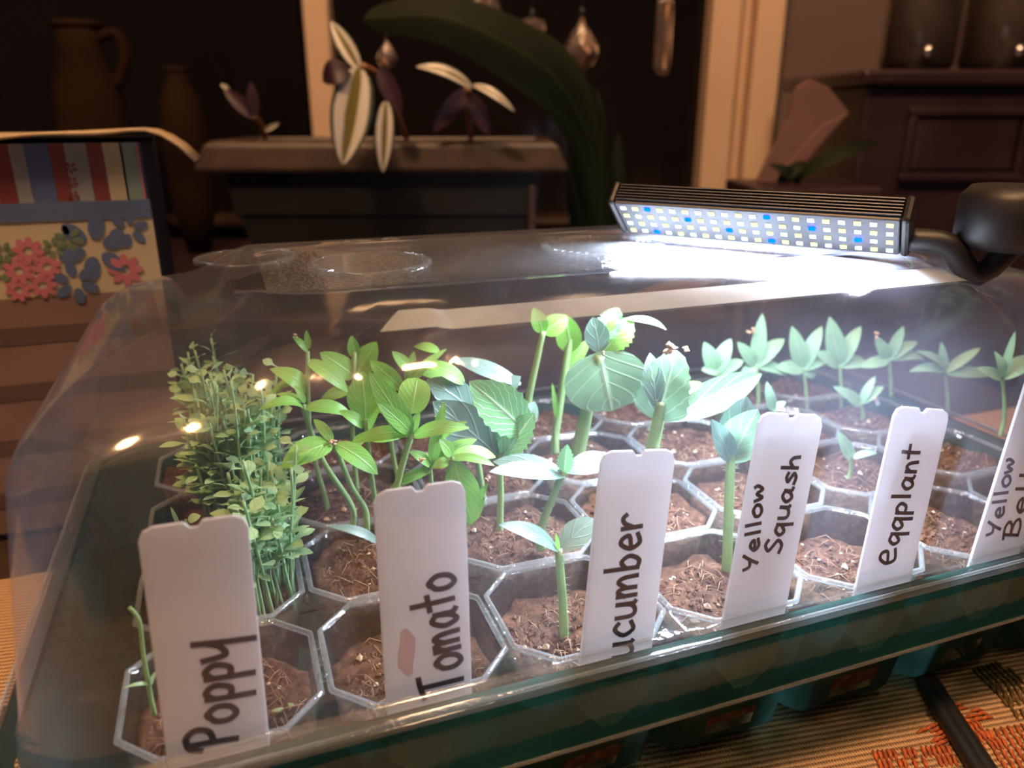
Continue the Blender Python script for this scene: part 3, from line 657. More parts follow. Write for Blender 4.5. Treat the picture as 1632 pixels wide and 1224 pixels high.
seedling('tomato_seedling', 'tall tomato seedling with an arched leaf against the dark end of the dome', 'seedling', 1.98, [(520, 800), (495, 700), (490, 560)], 9,
  [(TL, 488, 625, 430, 588, 34, 0.0, dict(shape='lance', droop=0.3, face=0.6)), (YL, 490, 560, 466, 536, 14, 0, LN), (YL, 492, 556, 488, 526, 12, 0, LF), (TL, 490, 575, 555, 625, 30, -0.02, LN), (TL, 492, 600, 430, 628, 18, 0.03, LN)], gt, husks=[(470, 536, 6)])
seedling('tomato_seedling', 'bright tomato seedling whose broad leaf stands upright above the Tomato tag', 'seedling', 1.74, [(600, 815), (590, 740), (583, 668)], 9,
  [(TL, 583, 672, 577, 592, 44, 0.02, dict(shape='oval', face=0.95, droop=0.03)), (TL, 580, 680, 540, 655, 24, 0, LN), (TL, 585, 690, 560, 720, 20, -.03, LN), (TL, 590, 700, 640, 695, 30, 0.02, LN), (YL, 585, 690, 610, 640, 14, 0, LN)], gt)
seedling('tomato_seedling', 'hairy-stemmed tomato seedling with long bright leaves right behind the Tomato tag', 'seedling', 1.62, [(628, 800), (640, 745), (656, 692)], 13,
  [(YL, 655, 695, 588, 592, 44, 0.0, dict(shape='lance', face=0.85, droop=0.06)), (YL, 655, 690, 600, 640, 30, -0.03, LF), (YL, 657, 690, 668, 654, 16, 0, LF), (TL, 655, 690, 560, 705, 30, 0.03, LN), (YL, 660, 695, 748, 682, 30, -0.05, dict(shape='lance', droop=0.18)), (YL, 655, 660, 665, 602, 42, 0.05, dict(shape='round', face=0.9))], gt, hairs=True)
seedling('tomato_seedling', 'tomato seedling with forked pale leaves reaching up to the glowing dome edge', 'seedling', 1.98, [(640, 790), (622, 690), (640, 625), (668, 590)], 8,
  [(TL, 640, 628, 712, 556, 20, 0, LN), (TL, 668, 592, 738, 612, 30, 0, LN), (TL, 650, 610, 660, 560, 20, 0, LF), (TL, 655, 590, 625, 560, 22, 0, LF), (TL, 640, 620, 590, 575, 34, 0.05, LF), (TL, 700, 560, 660, 552, 20, 0.03, LN)], gt)
seedling('tomato_seedling', 'tomato seedling with wide leaves pressed under the dark patch of the dome', 'seedling', 2.05, [(570, 790), (562, 690), (565, 560)], 9,
  [(TL, 565, 600, 510, 562, 40, 0, LF), (TL, 566, 600, 600, 545, 44, 0, LF), (YL, 566, 570, 560, 535, 22, 0, LF), (TL, 562, 620, 510, 640, 26, 0, LN), (TL, 564, 620, 615, 660, 30, 0, LN)], gt)
seedling('tomato_seedling', 'low tomato seedling with one leaf hanging down beside the Tomato tag', 'seedling', 1.50, [(700, 850), (705, 790), (722, 728)], 9,
  [(TL, 722, 732, 752, 836, 46, -0.02, dict(shape='oval', face=0.85, droop=0.05)), (TL, 722, 728, 788, 742, 18, -0.02, LN), (YL, 720, 726, 700, 700, 26, 0, LN), (YL, 718, 730, 790, 728, 34, 0.04, LN), (YL, 716, 735, 690, 745, 22, 0, LN)], gt, husks=[(672, 734, 7)])
seedling('tomato_seedling', 'young tomato seedling with a narrow curled leaf low between tag and cucumber', 'seedling', 1.52, [(742, 850), (748, 815), (772, 790)], 6,
  [(TL, 762, 800, 778, 770, 12, 0, LN), (TL, 748, 832, 772, 790, 22, 0, LF), (TL, 745, 842, 700, 780, 18, 0, LN)], gt, husks=[(777, 765, 6)])
seedling('tomato_seedling', 'bushy young tomato seedling low behind the notch of the Tomato tag', 'seedling', 1.66, [(690, 815), (688, 775), (686, 745)], 8,
  [(YL, 688, 745, 735, 716, 26, 0, LN), (YL, 688, 748, 620, 782, 22, 0, LN), (YL, 688, 740, 708, 640, 24, 0.02, LF), (YL, 690, 742, 760, 700, 30, 0, LN), (YL, 687, 742, 652, 720, 22, 0, LN), (YL, 700, 700, 745, 672, 18, -0.03, LN)], gt)
gc = 'cucumber seedlings'
SR = dict(shape='oval', serr=0.14, face=0.7, droop=0.05, fold=0.5, nu=18)
seedling('cucumber_seedling', 'front cucumber seedling with two raised blue-green seed leaves beside the Cucumber tag', 'seedling', 1.30, [(899, 1018), (897, 960), (890, 876)], 17,
  [(CO, 890, 878, 795, 836, 34, -0.03, dict(shape='oval', face=0.5, droop=0.10, fold=0.1)), (CO, 891, 878, 946, 826, 46, 0.03, dict(shape='oval', face=0.7, droop=0.05)), (YL, 890, 876, 886, 850, 8, 0, LF)], gc, hairs=True)
seedling('cucumber_seedling', 'cucumber seedling with flat spread seed leaves and a small serrated new leaf', 'seedling', 1.55, [(863, 842), (878, 800), (898, 752)], 15,
  [(CO, 902, 758, 780, 752, 38, -0.06, CT), (CO, 895, 750, 786, 736, 40, 0.05, CT), (CO, 902, 752, 982, 728, 46, 0.02, CT), (RF, 899, 756, 904, 708, 26, 0, SR)], gc, hairs=True)
seedling('cucumber_seedling', 'cucumber seedling with a ruffled pale-edged leaf and a wide dark seed leaf', 'seedling', 1.70, [(797, 826), (798, 780), (796, 722)], 12,
  [(CO, 794, 728, 690, 640, 74, 0.02, dict(shape='oval', face=0.75, droop=0.06)), (RF, 796, 735, 852, 658, 52, -0.02, SR), (RF, 840, 690, 748, 608, 74, 0.03, dict(shape='oval', serr=0.06, face=0.8, droop=0.12, fold=0.25, nu=16)), (CO, 830, 690, 852, 640, 34, 0.05, CT)], gc)
seedling('cucumber_seedling', 'cucumber seedling with dark overlapping seed leaves behind the tomato leaves', 'seedling', 1.86, [(770, 790), (760, 720), (755, 640)], 11,
  [(CO, 758, 660, 680, 605, 56, 0, dict(shape='oval', face=0.7)), (CO, 758, 650, 830, 600, 50, 0, CT), (CO, 755, 690, 700, 700, 40, -0.04, CT), (CO, 830, 612, 722, 572, 34, 0.05, CT), (TL, 740, 610, 672, 578, 32, 0.02, LN)], gc)
gs = 'squash seedlings'
HT = dict(shape='heart', face=0.95, droop=0.05, fold=0.08, nu=14, nv=10)
seedling('squash_seedling', 'squash seedling with one large pale-veined leaf hanging in front of its thick stem', 'seedling', 1.80, [(921, 722), (930, 680), (940, 630), (957, 566)], 25,
  [(SQ, 955, 560, 975, 655, 132, -0.06, dict(shape='round', face=0.95, droop=0.06, fold=0.06, nu=14, nv=12)), (CO, 956, 562, 945, 505, 40, 0.02, dict(shape='oval', face=0.8)), (YL, 962, 560, 1008, 508, 40, 0, dict(shape='oval', serr=0.08, face=0.85, nu=16)), (PL, 1000, 508, 1062, 526, 16, 0, LN), (RF, 960, 545, 985, 490, 40, 0.03, SR)], gs, husks=[(960, 562, 5)], hairs=True)
seedling('squash_seedling', 'slender squash seedling leaning left of the large veined leaf', 'seedling', 1.95, [(842, 640), (852, 590), (866, 528)], 13,
  [(YL, 866, 530, 905, 505, 40, 0, LF), (YL, 866, 530, 850, 490, 30, 0, LF)], gs)
seedling('squash_seedling', 'squash seedling with a straight pale stem and light leaf under the glowing edge', 'seedling', 2.02, [(885, 694), (893, 640), (905, 560), (912, 520)], 14,
  [(YL, 910, 560, 900, 500, 46, 0, LF), (YL, 905, 590, 940, 540, 24, 0, LF), (YL, 890, 680, 880, 610, 10, 0, LF)], gs)
seedling('squash_seedling', 'squash seedling with an upright lobed leaf and a long shade-dark leaf pointing right', 'seedling', 1.66, [(1040, 712), (1048, 675), (1054, 640)], 24,
  [(SQ, 1048, 668, 1078, 558, 84, 0.02, dict(shape='heart', face=0.9, serr=0.05, nu=16, nv=8, fold=0.25)), ('shaded_leaf', 1062, 668, 1214, 596, 56, 0.06, dict(shape='oval', face=0.97, droop=0.02, fold=0.15)), (CO, 1046, 650, 1036, 562, 34, 0.05, dict(shape='oval', face=0.8)), (YL, 1056, 640, 1118, 610, 26, 0.06, LF)], gs, hairs=True, husks=[(1068, 553, 16), (1094, 556, 8)])
seedling('squash_seedling', 'tall hairy squash seedling with folded dark seed leaves beside the Yellow Squash tag', 'seedling', 1.38, [(1156, 968), (1160, 860), (1163, 770), (1166, 722)], 19,
  [(CO, 1166, 730, 1190, 632, 60, 0.03, dict(shape='oval', face=0.8, fold=0.5)), (SQ, 1165, 735, 1208, 652, 66, -0.03, dict(shape='oval', face=0.7, fold=0.35)), (CO, 1164, 735, 1134, 668, 34, 0.0, dict(shape='oval', face=0.7, fold=0.3)), (YL, 1168, 730, 1200, 712, 18, 0, LN)], gs, hairs=True)
gp = 'pepper and eggplant seedlings'
def sprout(label, Y, base, top, specs, w_=7, husks=()):
    seedling('pepper_seedling', label, 'seedling', Y, [base, ((base[0]+top[0])/2+2, (base[1]+top[1])/2), top], w_, [(PL, top[0], top[1]+3, tx, ty, wd_, dy, LN if k % 2 else LF) for k, (tx, ty, wd_, dy) in enumerate(specs)], gp, husks=husks)
sprout('eggplant seedling with paired pale leaves just right of the lobed squash leaf', 2.20, (1150, 668), (1142, 590), [(1122, 545, 30, 0), (1165, 540, 30, 0), (1185, 575, 24, 0), (1118, 590, 24, 0)])
sprout('eggplant seedling with drooping leaves and a brown husk at its tip', 2.24, (1208, 660), (1205, 580), [(1215, 500, 26, 0), (1250, 540, 30, 0), (1175, 545, 24, 0), (1255, 600, 26, 0), (1180, 600, 22, 0)], husks=[(1196, 527, 8)])
sprout('eggplant seedling with the broadest pale leaves in the back row', 2.22, (1285, 655), (1280, 585), [(1262, 520, 30, 0), (1310, 520, 28, 0), (1235, 585, 26, 0), (1325, 570, 26, 0), (1300, 600, 20, 0)])
sprout('eggplant seedling with curved leaves near the middle of the back row', 2.18, (1340, 660), (1338, 580), [(1322, 505, 34, 0), (1372, 520, 28, 0), (1300, 560, 24, 0), (1385, 580, 30, 0)])
sprout('eggplant seedling with a pinkish husk and level leaves above the Eggplant tag', 2.10, (1420, 655), (1416, 570), [(1395, 536, 22, 0), (1462, 545, 22, 0), (1370, 585, 22, 0), (1475, 575, 20, 0), (1440, 520, 20, 0)], husks=[(1397, 534, 8)])
sprout('eggplant seedling with long level leaves left of the Yellow Bell tag', 2.00, (1510, 660), (1505, 590), [(1562, 555, 18, 0), (1460, 560, 20, 0), (1578, 598, 22, 0), (1450, 592, 22, 0), (1500, 545, 16, 0)])
sprout('low eggplant seedling with two open leaves between the squash and eggplant tags', 1.62, (1350, 772), (1357, 728), [(1336, 688, 22, 0), (1398, 722, 14, 0)], 8)
sprout('small bent pepper seedling low beside the Yellow Bell tag', 1.75, (1580, 740), (1572, 712), [(1548, 722, 10, 0), (1560, 690, 12, 0), (1600, 700, 14, 0)], 5)
sprout('pepper seedling with upright leaves behind the top of the Yellow Bell tag', 1.62, (1600, 668), (1597, 600), [(1618, 528, 14, 0), (1655, 570, 34, 0), (1556, 586, 20, 0), (1585, 560, 18, 0)], 7)
sprout('short eggplant seedling spreading pale leaves over soil in the third row', 2.02, (1375, 690), (1372, 640), [(1328, 616, 20, 0), (1408, 616, 20, 0), (1350, 640, 16, 0), (1395, 600, 16, 0)], 8)
sprout('tiny eggplant sprout just above the Yellow Squash tag', 1.85, (1235, 690), (1232, 652), [(1222, 608, 18, 0), (1252, 640, 14, 0)], 6)
# lone sprouts at the front left
gl_ = 'young sprouts in the front row'
seedling('sprout', 'single broad pale leaf leaning out behind the left side of the Tomato tag', 'sprout', 1.34, [(612, 1010), (607, 930), (602, 862)], 9, [(CO, 604, 866, 522, 838, 24, -0.02, LN)], gl_)
seedling('sprout', 'bent yellow-green sprout left of the Poppy tag', 'sprout', 1.30, [(238, 1098), (228, 1040), (222, 990), (206, 968)], 8, [('poppy_leaf', 240, 1090, 198, 1096, 9, -0.02, LN), ('poppy_leaf', 240, 1092, 250, 1068, 10, 0, LN)], gl_)
seedling('sprout', 'small crossed sprout on the soil right of the Poppy tag', 'sprout', 1.28, [(446, 1146), (452, 1135), (458, 1128)], 5, [('poppy_leaf', 456, 1130, 428, 1136, 9, 0, LN), ('poppy_leaf', 456, 1130, 468, 1122, 16, 0, LN), ('poppy_leaf', 450, 1138, 466, 1146, 8, 0, LN)], gl_)
seedling('sprout', 'sprout with one pale leaf peeping over the left of the Poppy tag', 'sprout', 1.62, [(300, 850), (298, 838), (296, 828)], 6, [('poppy_leaf', 300, 830, 320, 822, 22, 0, LN), ('poppy_leaf', 285, 838, 272, 808, 9, 0, LF)], gl_)

# poppy seedlings: a crowd of fine stems with small spoon leaves
pv = []
for v in range(6):
    m = MB(); h = 0.26+0.05*v; lean = random.uniform(-0.03, 0.03); st = [Vector((0, 0, -0.03)), Vector((lean*0.3, 0.004, h*0.4)), Vector((lean, 0, h*0.75)), Vector((lean*1.4, 0.004, h))]
    m.tube(catmull(st, 3), 0.0035, 5)
    for k in range(9):
        f = 0.45+0.55*k/8; b = Vector((lean*1.3*f, 0.002, h*f)); a = k*2.4+v; l = random.uniform(0.050, 0.085)*(0.75 if k > 6 else 1); e = random.uniform(0.2, 1.0)
        T = b+Vector((cos(a)*l*cos(e), sin(a)*l*cos(e), l*sin(e)))
        leaf_into(m, b, T, random.uniform(0.020, 0.032), face=0.5, droop=0.12, shape='spoon', nu=6, nv=2)
    pv.append(m.mesh('poppy_seedling', 'poppy_leaf'))
def poppy(c, r, zs, n, hs, where, grp):
    for k in range(n):
        a = random.uniform(0, 6.28); q = sqrt(random.random())
        p = Vector((c[0]+r[0]*q*cos(a), c[1]+r[1]*q*sin(a), zs)); o = bpy.data.objects.new('poppy_seedling', random.choice(pv)); COL.objects.link(o)
        o.location = W(p); s = hs*random.uniform(0.75, 1.15); o.scale = (1, 1, s); o.rotation_euler = (random.uniform(-.1, .1), random.uniform(-.1, .1), random.uniform(0, 6.28))
        tag(o, where, 'seedling', grp)
cA = cc(0, 1); cB = cc(0, 2); cC = cc(0, 3)
poppy((0.00, 1.62), (0.055, 0.09), SOILZ[(0, 1)]+0.02, 34, 0.66, 'fine-leaved poppy seedling in the short loose clump behind the Poppy tag', 'poppy seedlings of the short front clump')
poppy((-0.05, 1.98), (0.095, 0.13), SOILZ[(0, 2)]+0.02, 120, 0.80, 'fine-leaved poppy seedling in the tall dense clump near the left end', 'poppy seedlings of the tall dense clump')
poppy((-0.10, 2.33), (0.08, 0.09), SOILZ[(0, 3)]+0.02, 26, 0.72, 'fine-leaved poppy seedling in the hazy clump at the back left corner', 'poppy seedlings of the back corner clump')

# ------------------------------------------------------------------ the room behind
UP = Vector((0, 0, 1)); BAS = (RT, FW, UP)
plain('dark_wood', (0.025, 0.012, 0.017), rough=0.4, noise_amt=0.35, nscale=14)
BZ = -1.30
def fpt(px, py, d, z=None):
    p = atd(px, py, d)
    if z is not None: p.z = z
    return p
bc = FW*6.75-RT*1.6; bo = Vector((bc.x, bc.y, FLZ))
be = thing('window_bench', 'dark wooden bench below the night window carrying the black planter', 'bench', bo)
MB().box(Vector((bc.x, bc.y, BZ-0.08)), (6.2, 3.5, 0.16), basis=BAS).build('bench_top', 'dark_wood', be, bo, False, 0.02)
MB().box(Vector((bc.x, bc.y, (FLZ+BZ-0.16)/2)), (6.0, 3.3, BZ-0.16-FLZ), basis=BAS).build('bench_body', 'dark_wood', be, bo, False)

# black planter box
plain('planter', (0.036, 0.022, 0.018), rough=0.45, noise_amt=0.35, nscale=50, bump=0.15)
plain('planter_side', (0.008, 0.008, 0.010), rough=0.5, noise_amt=0.2, nscale=50)
PD = 5.0
pl = fpt(310, 275, PD); pr = fpt(905, 275, PD); pw = (pr-pl).length; pcx = (pl+pr)/2; zr = pcx.z; zrt = fpt(600, 222, PD+0.25).z
po = pcx+FW*0.45; po.z = BZ
pt = thing('planter_box', 'long black plastic planter box with a broad dusty rim on the bench', 'planter', po)
def rect(cx_, hw_, hd_, z): return [cx_+RT*(sx*hw_)+FW*(sy*hd_)+UP*(z-cx_.z) for sx, sy in ((-1, -1), (1, -1), (1, 1), (-1, 1))]
c0 = pcx+FW*0.45
hwp = pw/2
m = MB(); m.loops([rect(c0, hwp-0.42, 0.30, BZ), rect(c0, hwp-0.22, 0.36, zr-0.28), rect(c0, hwp-0.20, 0.375, zr-0.27), rect(c0, hwp-0.17, 0.385, zr)], True, True); m.build('planter_body', 'planter_side', pt, po, False)
m = MB(); m.loops([rect(c0, hwp-0.16, 0.39, zr+0.004), rect(c0, hwp-0.0, 0.45, zr), rect(c0, hwp+0.0, 0.452, zr+0.03), rect(c0, hwp-0.06, 0.42, zrt-0.03), rect(c0, hwp-0.10, 0.39, zrt), rect(c0, hwp-0.18, 0.35, zrt), rect(c0, hwp-0.2, 0.33, zrt-0.06)], False); m.build('planter_rim', 'planter', pt, po, False, 0.015)
MB().box(fpt(848, 330, PD+0.02)+UP*-0.02, (0.05, 0.03, 0.30), basis=BAS).build('corner_rib', 'planter', pt, po, False, 0.01)
m = MB(); m.loops([rect(c0, hwp-0.2, 0.335, zrt-0.09), rect(c0, hwp-0.5, 0.2, zrt-0.05)], True); tag(m.build('planter_soil', 'soil', None, c0+UP*(zrt-0.09-c0.z)), 'dark soil filling the black planter box', 'soil')

# tradescantia: silver-striped purple leaves
def stripe():
    m, nt, b, out = nodes('striped_leaf')
    uv = N(nt, 'ShaderNodeUVMap'); sp = N(nt, 'ShaderNodeSeparateXYZ'); nt.links.new(uv.outputs[0], sp.inputs[0])
    t = N(nt, 'ShaderNodeMath', operation='SUBTRACT', i_1=0.5); nt.links.new(sp.outputs[1], t.inputs[0])
    ta = N(nt, 'ShaderNodeMath', operation='ABSOLUTE'); nt.links.new(t.outputs[0], ta.inputs[0])
    tc = N(nt, 'ShaderNodeTexCoord'); nz = N(nt, 'ShaderNodeTexNoise', i_Scale=60.0); nt.links.new(tc.outputs['Object'], nz.inputs['Vector'])
    ad = N(nt, 'ShaderNodeMath', operation='MULTIPLY_ADD', i_1=0.06); nt.links.new(nz.outputs['Fac'], ad.inputs[0]); nt.links.new(ta.outputs[0], ad.inputs[2])
    r = ramp(nt, ad.outputs[0], [(0.0, (0.16, 0.15, 0.03)), (0.14, (0.13, 0.11, 0.03)), (0.20, (0.62, 0.60, 0.56)), (0.40, (0.66, 0.64, 0.62)), (0.46, (0.04, 0.06, 0.05)), (0.55, (0.03, 0.04, 0.04))])
    nt.links.new(r.outputs[0], b.inputs['Base Color']); b.inputs['Roughness'].default_value = 0.35
stripe()
plain('purple_leaf', (0.030, 0.008, 0.022), rough=0.5, noise_amt=0.3, nscale=60)
plain('tan_stem', (0.30, 0.14, 0.06), rough=0.6, noise_amt=0.2, nscale=60)
def bgleaf(t, o, mat, b_, t_, wpx, d, dd=0.0, **kw):
    B, T = atd(*b_, d), atd(*t_, d+dd); m = MB(); leaf_into(m, B, T, upx(B, wpx), **kw); return m.build('leaf', mat, t, o)
TD = 4.72
def stemthing(name, label, cat, pts, d0, d1, rpx, mat='tan_stem'):
    P = [atd(x, y, d0+(d1-d0)*i/(len(pts)-1)) for i, (x, y) in enumerate(pts)]; P[0].z = zrt-0.10; o = P[0].copy(); t = thing(name, label, cat, o)
    MB().tube(catmull(P, 5), upx(P[0], rpx)/2, 8).build('stem', mat, t, o); return t, o
t, o = stemthing('inch_plant', 'trailing inch plant with broad silver-striped leaves hanging over the planter rim', 'plant', [(655, 235), (640, 200), (612, 130), (578, 105)], PD+0.5, TD, 9)
FK = dict(shape='lance', face=0.95, droop=0.04, fold=0.25)
bgleaf(t, o, 'striped_leaf', (572, 108), (546, 262), 92, TD, -0.05, **FK)
bgleaf(t, o, 'striped_leaf', (572, 108), (528, 34), 40, TD, 0.05, **FK)
bgleaf(t, o, 'striped_leaf', (615, 162), (610, 274), 44, TD+0.02, 0.0, **FK)
bgleaf(t, o, 'purple_leaf', (562, 112), (514, 130), 40, TD, 0.0, shape='oval', droop=0.35, face=0.7)
bgleaf(t, o, 'purple_leaf', (605, 110), (640, 180), 40, TD+0.1, 0.0, **FK)
t, o = stemthing('inch_plant', 'inch plant with a pale arched leaf in the middle of the planter', 'plant', [(752, 238), (748, 190), (745, 140)], PD+0.45, TD+0.2, 8)
bgleaf(t, o, 'striped_leaf', (752, 140), (663, 106), 30, TD+0.15, -0.05, shape='lance', droop=0.18, face=0.6)
bgleaf(t, o, 'striped_leaf', (755, 135), (820, 178), 22, TD+0.15, -0.05, shape='lance', droop=0.15, face=0.6)
bgleaf(t, o, 'purple_leaf', (748, 140), (690, 210), 40, TD+0.25, 0.0, **FK)
bgleaf(t, o, 'purple_leaf', (748, 150), (780, 215), 40, TD+0.25, 0.0, **FK)
t, o = stemthing('inch_plant', 'small purple inch plant at the left end of the planter', 'plant', [(425, 235), (418, 205), (405, 185)], PD+0.45, TD+0.3, 9)
bgleaf(t, o, 'striped_leaf', (422, 208), (445, 196), 12, TD+0.3, 0.0, **FK)
bgleaf(t, o, 'purple_leaf', (408, 188), (356, 140), 30, TD+0.3, 0.0, **FK)
bgleaf(t, o, 'purple_leaf', (405, 190), (400, 130), 26, TD+0.3, 0.0, **FK)
bgleaf(t, o, 'striped_leaf', (365, 142), (352, 134), 10, TD+0.3, 0.0, **FK)
# big dark arching leaf
lo2 = atd(960, 290, 5.1); lo2.z = BZ
t = thing('houseplant', 'houseplant with one huge dark green leaf arching over the planter', 'plant', lo2)
P = [atd(965, 400, 5.2), atd(945, 250, 5.1), atd(890, 130, 5.0), atd(790, 60, 4.95), atd(690, 25, 4.95), atd(580, 30, 5.0)]; P[0].z = BZ+0.2
cpts = catmull(P, 6); m = MB(); vs = []; uvs = []; fs = []; n_ = len(cpts)
for i, p in enumerate(cpts):
    s_ = i/(n_-1); tg = (cpts[min(i+1, n_-1)]-cpts[max(i-1, 0)]).normalized(); nr = (-p).normalized(); nr = (nr*0.8+UP*0.3).normalized(); sd = tg.cross(nr).normalized()
    w_ = upx(p, 84)/2*(0.25+0.95*min(1, s_*2.2))*sqrt(max(0.004, 1-max(0, (s_-0.35)/0.65)**2.0))
    for j in range(7): tt = j/3-1; vs.append(p+sd*w_*tt-nr*(0.25*w_*abs(tt))); uvs.append((s_, j/6))
for i in range(n_-1):
    for j in range(6): a = i*7+j; fs.append((a, a+1, a+8, a+7))
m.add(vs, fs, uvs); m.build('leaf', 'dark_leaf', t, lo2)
for k, (b_, t_, w_) in enumerate([((962, 380), (952, 140), 55), ((985, 390), (985, 210), 40), ((940, 380), (905, 230), 44)]):
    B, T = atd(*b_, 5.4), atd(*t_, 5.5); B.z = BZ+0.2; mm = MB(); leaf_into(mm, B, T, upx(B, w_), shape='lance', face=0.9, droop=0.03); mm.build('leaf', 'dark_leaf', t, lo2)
MB().lathe([(0.16, 0), (0.22, 0.26), (0.235, 0.27), (0.235, 0.31), (0.20, 0.31), (0.19, 0.24)], lo2, 24).build('pot', 'planter_side', t, lo2)

# hanging crystals in the window
def crystal():
    m, nt, b, out = nodes('crystal')
    b.inputs['Base Color'].default_value = (1, 0.95, 0.9, 1); b.inputs['Roughness'].default_value = 0.02; b.inputs['IOR'].default_value = 1.6; b.inputs['Transmission Weight'].default_value = 0.93
    tc = N(nt, 'ShaderNodeTexCoord'); vo = N(nt, 'ShaderNodeTexVoronoi', i_Scale=55.0); nt.links.new(tc.outputs['Object'], vo.inputs['Vector'])
    r = ramp(nt, vo.outputs['Distance'], [(0.0, (1, 0.62, 0.35)), (1.0, (0.9, 0.85, 1.0))]); nt.links.new(r.outputs[0], b.inputs['Base Color'])
crystal(); plain('thread', (0.12, 0.08, 0.07), rough=0.8)
CD = 7.2
def facet(prof, c, n, sx, sz):
    m = MB(); rings = []
    for i, (r, z) in enumerate(prof): rings.append([Vector(c)+Vector((r*sx*cos(2*pi*(k+0.5*(i % 2))/n), r*sx*sin(2*pi*(k+0.5*(i % 2))/n), z*sz)) for k in range(n)])
    vs = [p for r in rings for p in r]; fs = []
    for i in range(len(rings)-1):
        for k in range(n):
            a, b_, c_, d_ = i*n+k, i*n+(k+1) % n, (i+1)*n+(k+1) % n, (i+1)*n+k
            if i % 2 == 0: fs += [(a, b_, d_), (b_, c_, d_)]
            else: fs += [(a, b_, c_), (a, c_, d_)]
    fs += [tuple(range(n))[::-1], tuple(len(vs)-n+k for k in range(n))]
    return m.add(vs, fs)
drop = [(0.05, 1), (0.22, 0.7), (0.6, 0.35), (0.95, -0.1), (1, -0.4), (0.7, -0.8), (0.2, -1)]
heart = [(0.2, 1), (0.9, 0.8), (1, 0.3), (0.6, -0.3), (0.25, -0.75), (0.05, -1)]
ball = [(0.3, 1), (0.75, 0.65), (1, 0.1), (0.9, -0.4), (0.5, -0.85), (0.15, -1)]
prism_ = [(0.4, 1), (0.9, 0.88), (1, 0.8), (1, 0.0), (1, -0.8), (0.7, -0.95), (0.3, -1)]
for px, py, w_, h_, prf, lab in ((772, 22, 58, 78, ball, 'round faceted crystal hanging highest over the arching leaf'), (848, 58, 46, 56, heart, 'small heart-shaped crystal hanging beside the large teardrop'), (926, 70, 58, 82, drop, 'large teardrop crystal hanging in the dark window'),
                                 (1057, 58, 28, 116, prism_, 'long amber-lit crystal prism hanging near the window frame'), (617, 86, 34, 46, drop, 'yellow-green crystal bead hanging behind the striped leaves')):
    c = atd(px, py, CD); sx = upx(c, w_)/2; sz = upx(c, h_)/2; t = thing('hanging_crystal', lab, 'crystal', c, 'hanging window crystals')
    facet(prf, c, 8, sx, sz).build('crystal_body', 'crystal', t, c, False)
    tp = c+UP*sz; MB().tube([tp, tp+UP*0.06], 0.018, 8).build('cap', 'anodised', t, c)
    MB().tube([tp+UP*0.05, Vector((tp.x, tp.y, CLZ))], 0.006, 6).build('thread', 'thread', t, c)

# dark wooden cabinet on the right with jars
GD = 6.6
ca = fpt(1335, 132, GD); ca2 = fpt(1420, 118, GD+0.0); ctz = fpt(1500, 112, GD+0.1).z
go = fpt(1620, 200, GD+0.8, FLZ)
cx0 = fpt(1385, 130, GD); cx1 = fpt(1900, 130, GD); gw = (cx1-cx0).length; gc_ = (cx0+cx1)/2+FW*0.9
cab = thing('cabinet', 'dark reddish wooden cabinet with recessed panels against the right wall', 'cabinet', go)
MB().box(Vector((gc_.x, gc_.y, (FLZ+ctz-0.12)/2)), (gw, 1.8, ctz-0.12-FLZ), basis=BAS).build('cabinet_body', 'dark_wood', cab, go, False, 0.02)
MB().box(Vector((gc_.x, gc_.y, ctz-0.06)), (gw+0.16, 1.96, 0.12), basis=BAS).build('cabinet_top', 'dark_wood', cab, go, False, 0.03)
for (a, b_, y0, y1) in ((1440, 1640, 178, 282), (1660, 1860, 178, 282)):
    p0, p1 = fpt(a, y1, GD-0.04), fpt(b_, y0, GD-0.04); q = (p0+p1)/2; wq = abs((p1-p0).dot(RT)); hq = p1.z-p0.z
    for e in (-1, 1):
        MB().box(q+UP*(e*hq/2), (wq+0.08, 0.06, 0.07), basis=BAS).build('panel_moulding', 'dark_wood', cab, go, False, 0.015)
        MB().box(q+RT*(e*wq/2), (0.07, 0.06, hq-0.08), basis=BAS).build('panel_moulding', 'dark_wood', cab, go, False, 0.015)
    MB().box(q+FW*0.02, (wq-0.1, 0.04, hq-0.1), basis=BAS).build('panel', 'dark_wood', cab, go, False, 0.02)
plain('jar_fill', (0.022, 0.013, 0.013), rough=0.7, noise_amt=0.6, nscale=40, bump=0.5); plain('jar_cloth', (0.55, 0.35, 0.16), rough=0.9, noise_amt=0.2, nscale=30)
plain('steel', (0.7, 0.7, 0.75), rough=0.2, metal=1.0)
clear('jar_glass', (0.85, 0.83, 0.83), ior=1.5, rough=0.05, haze=0.003)
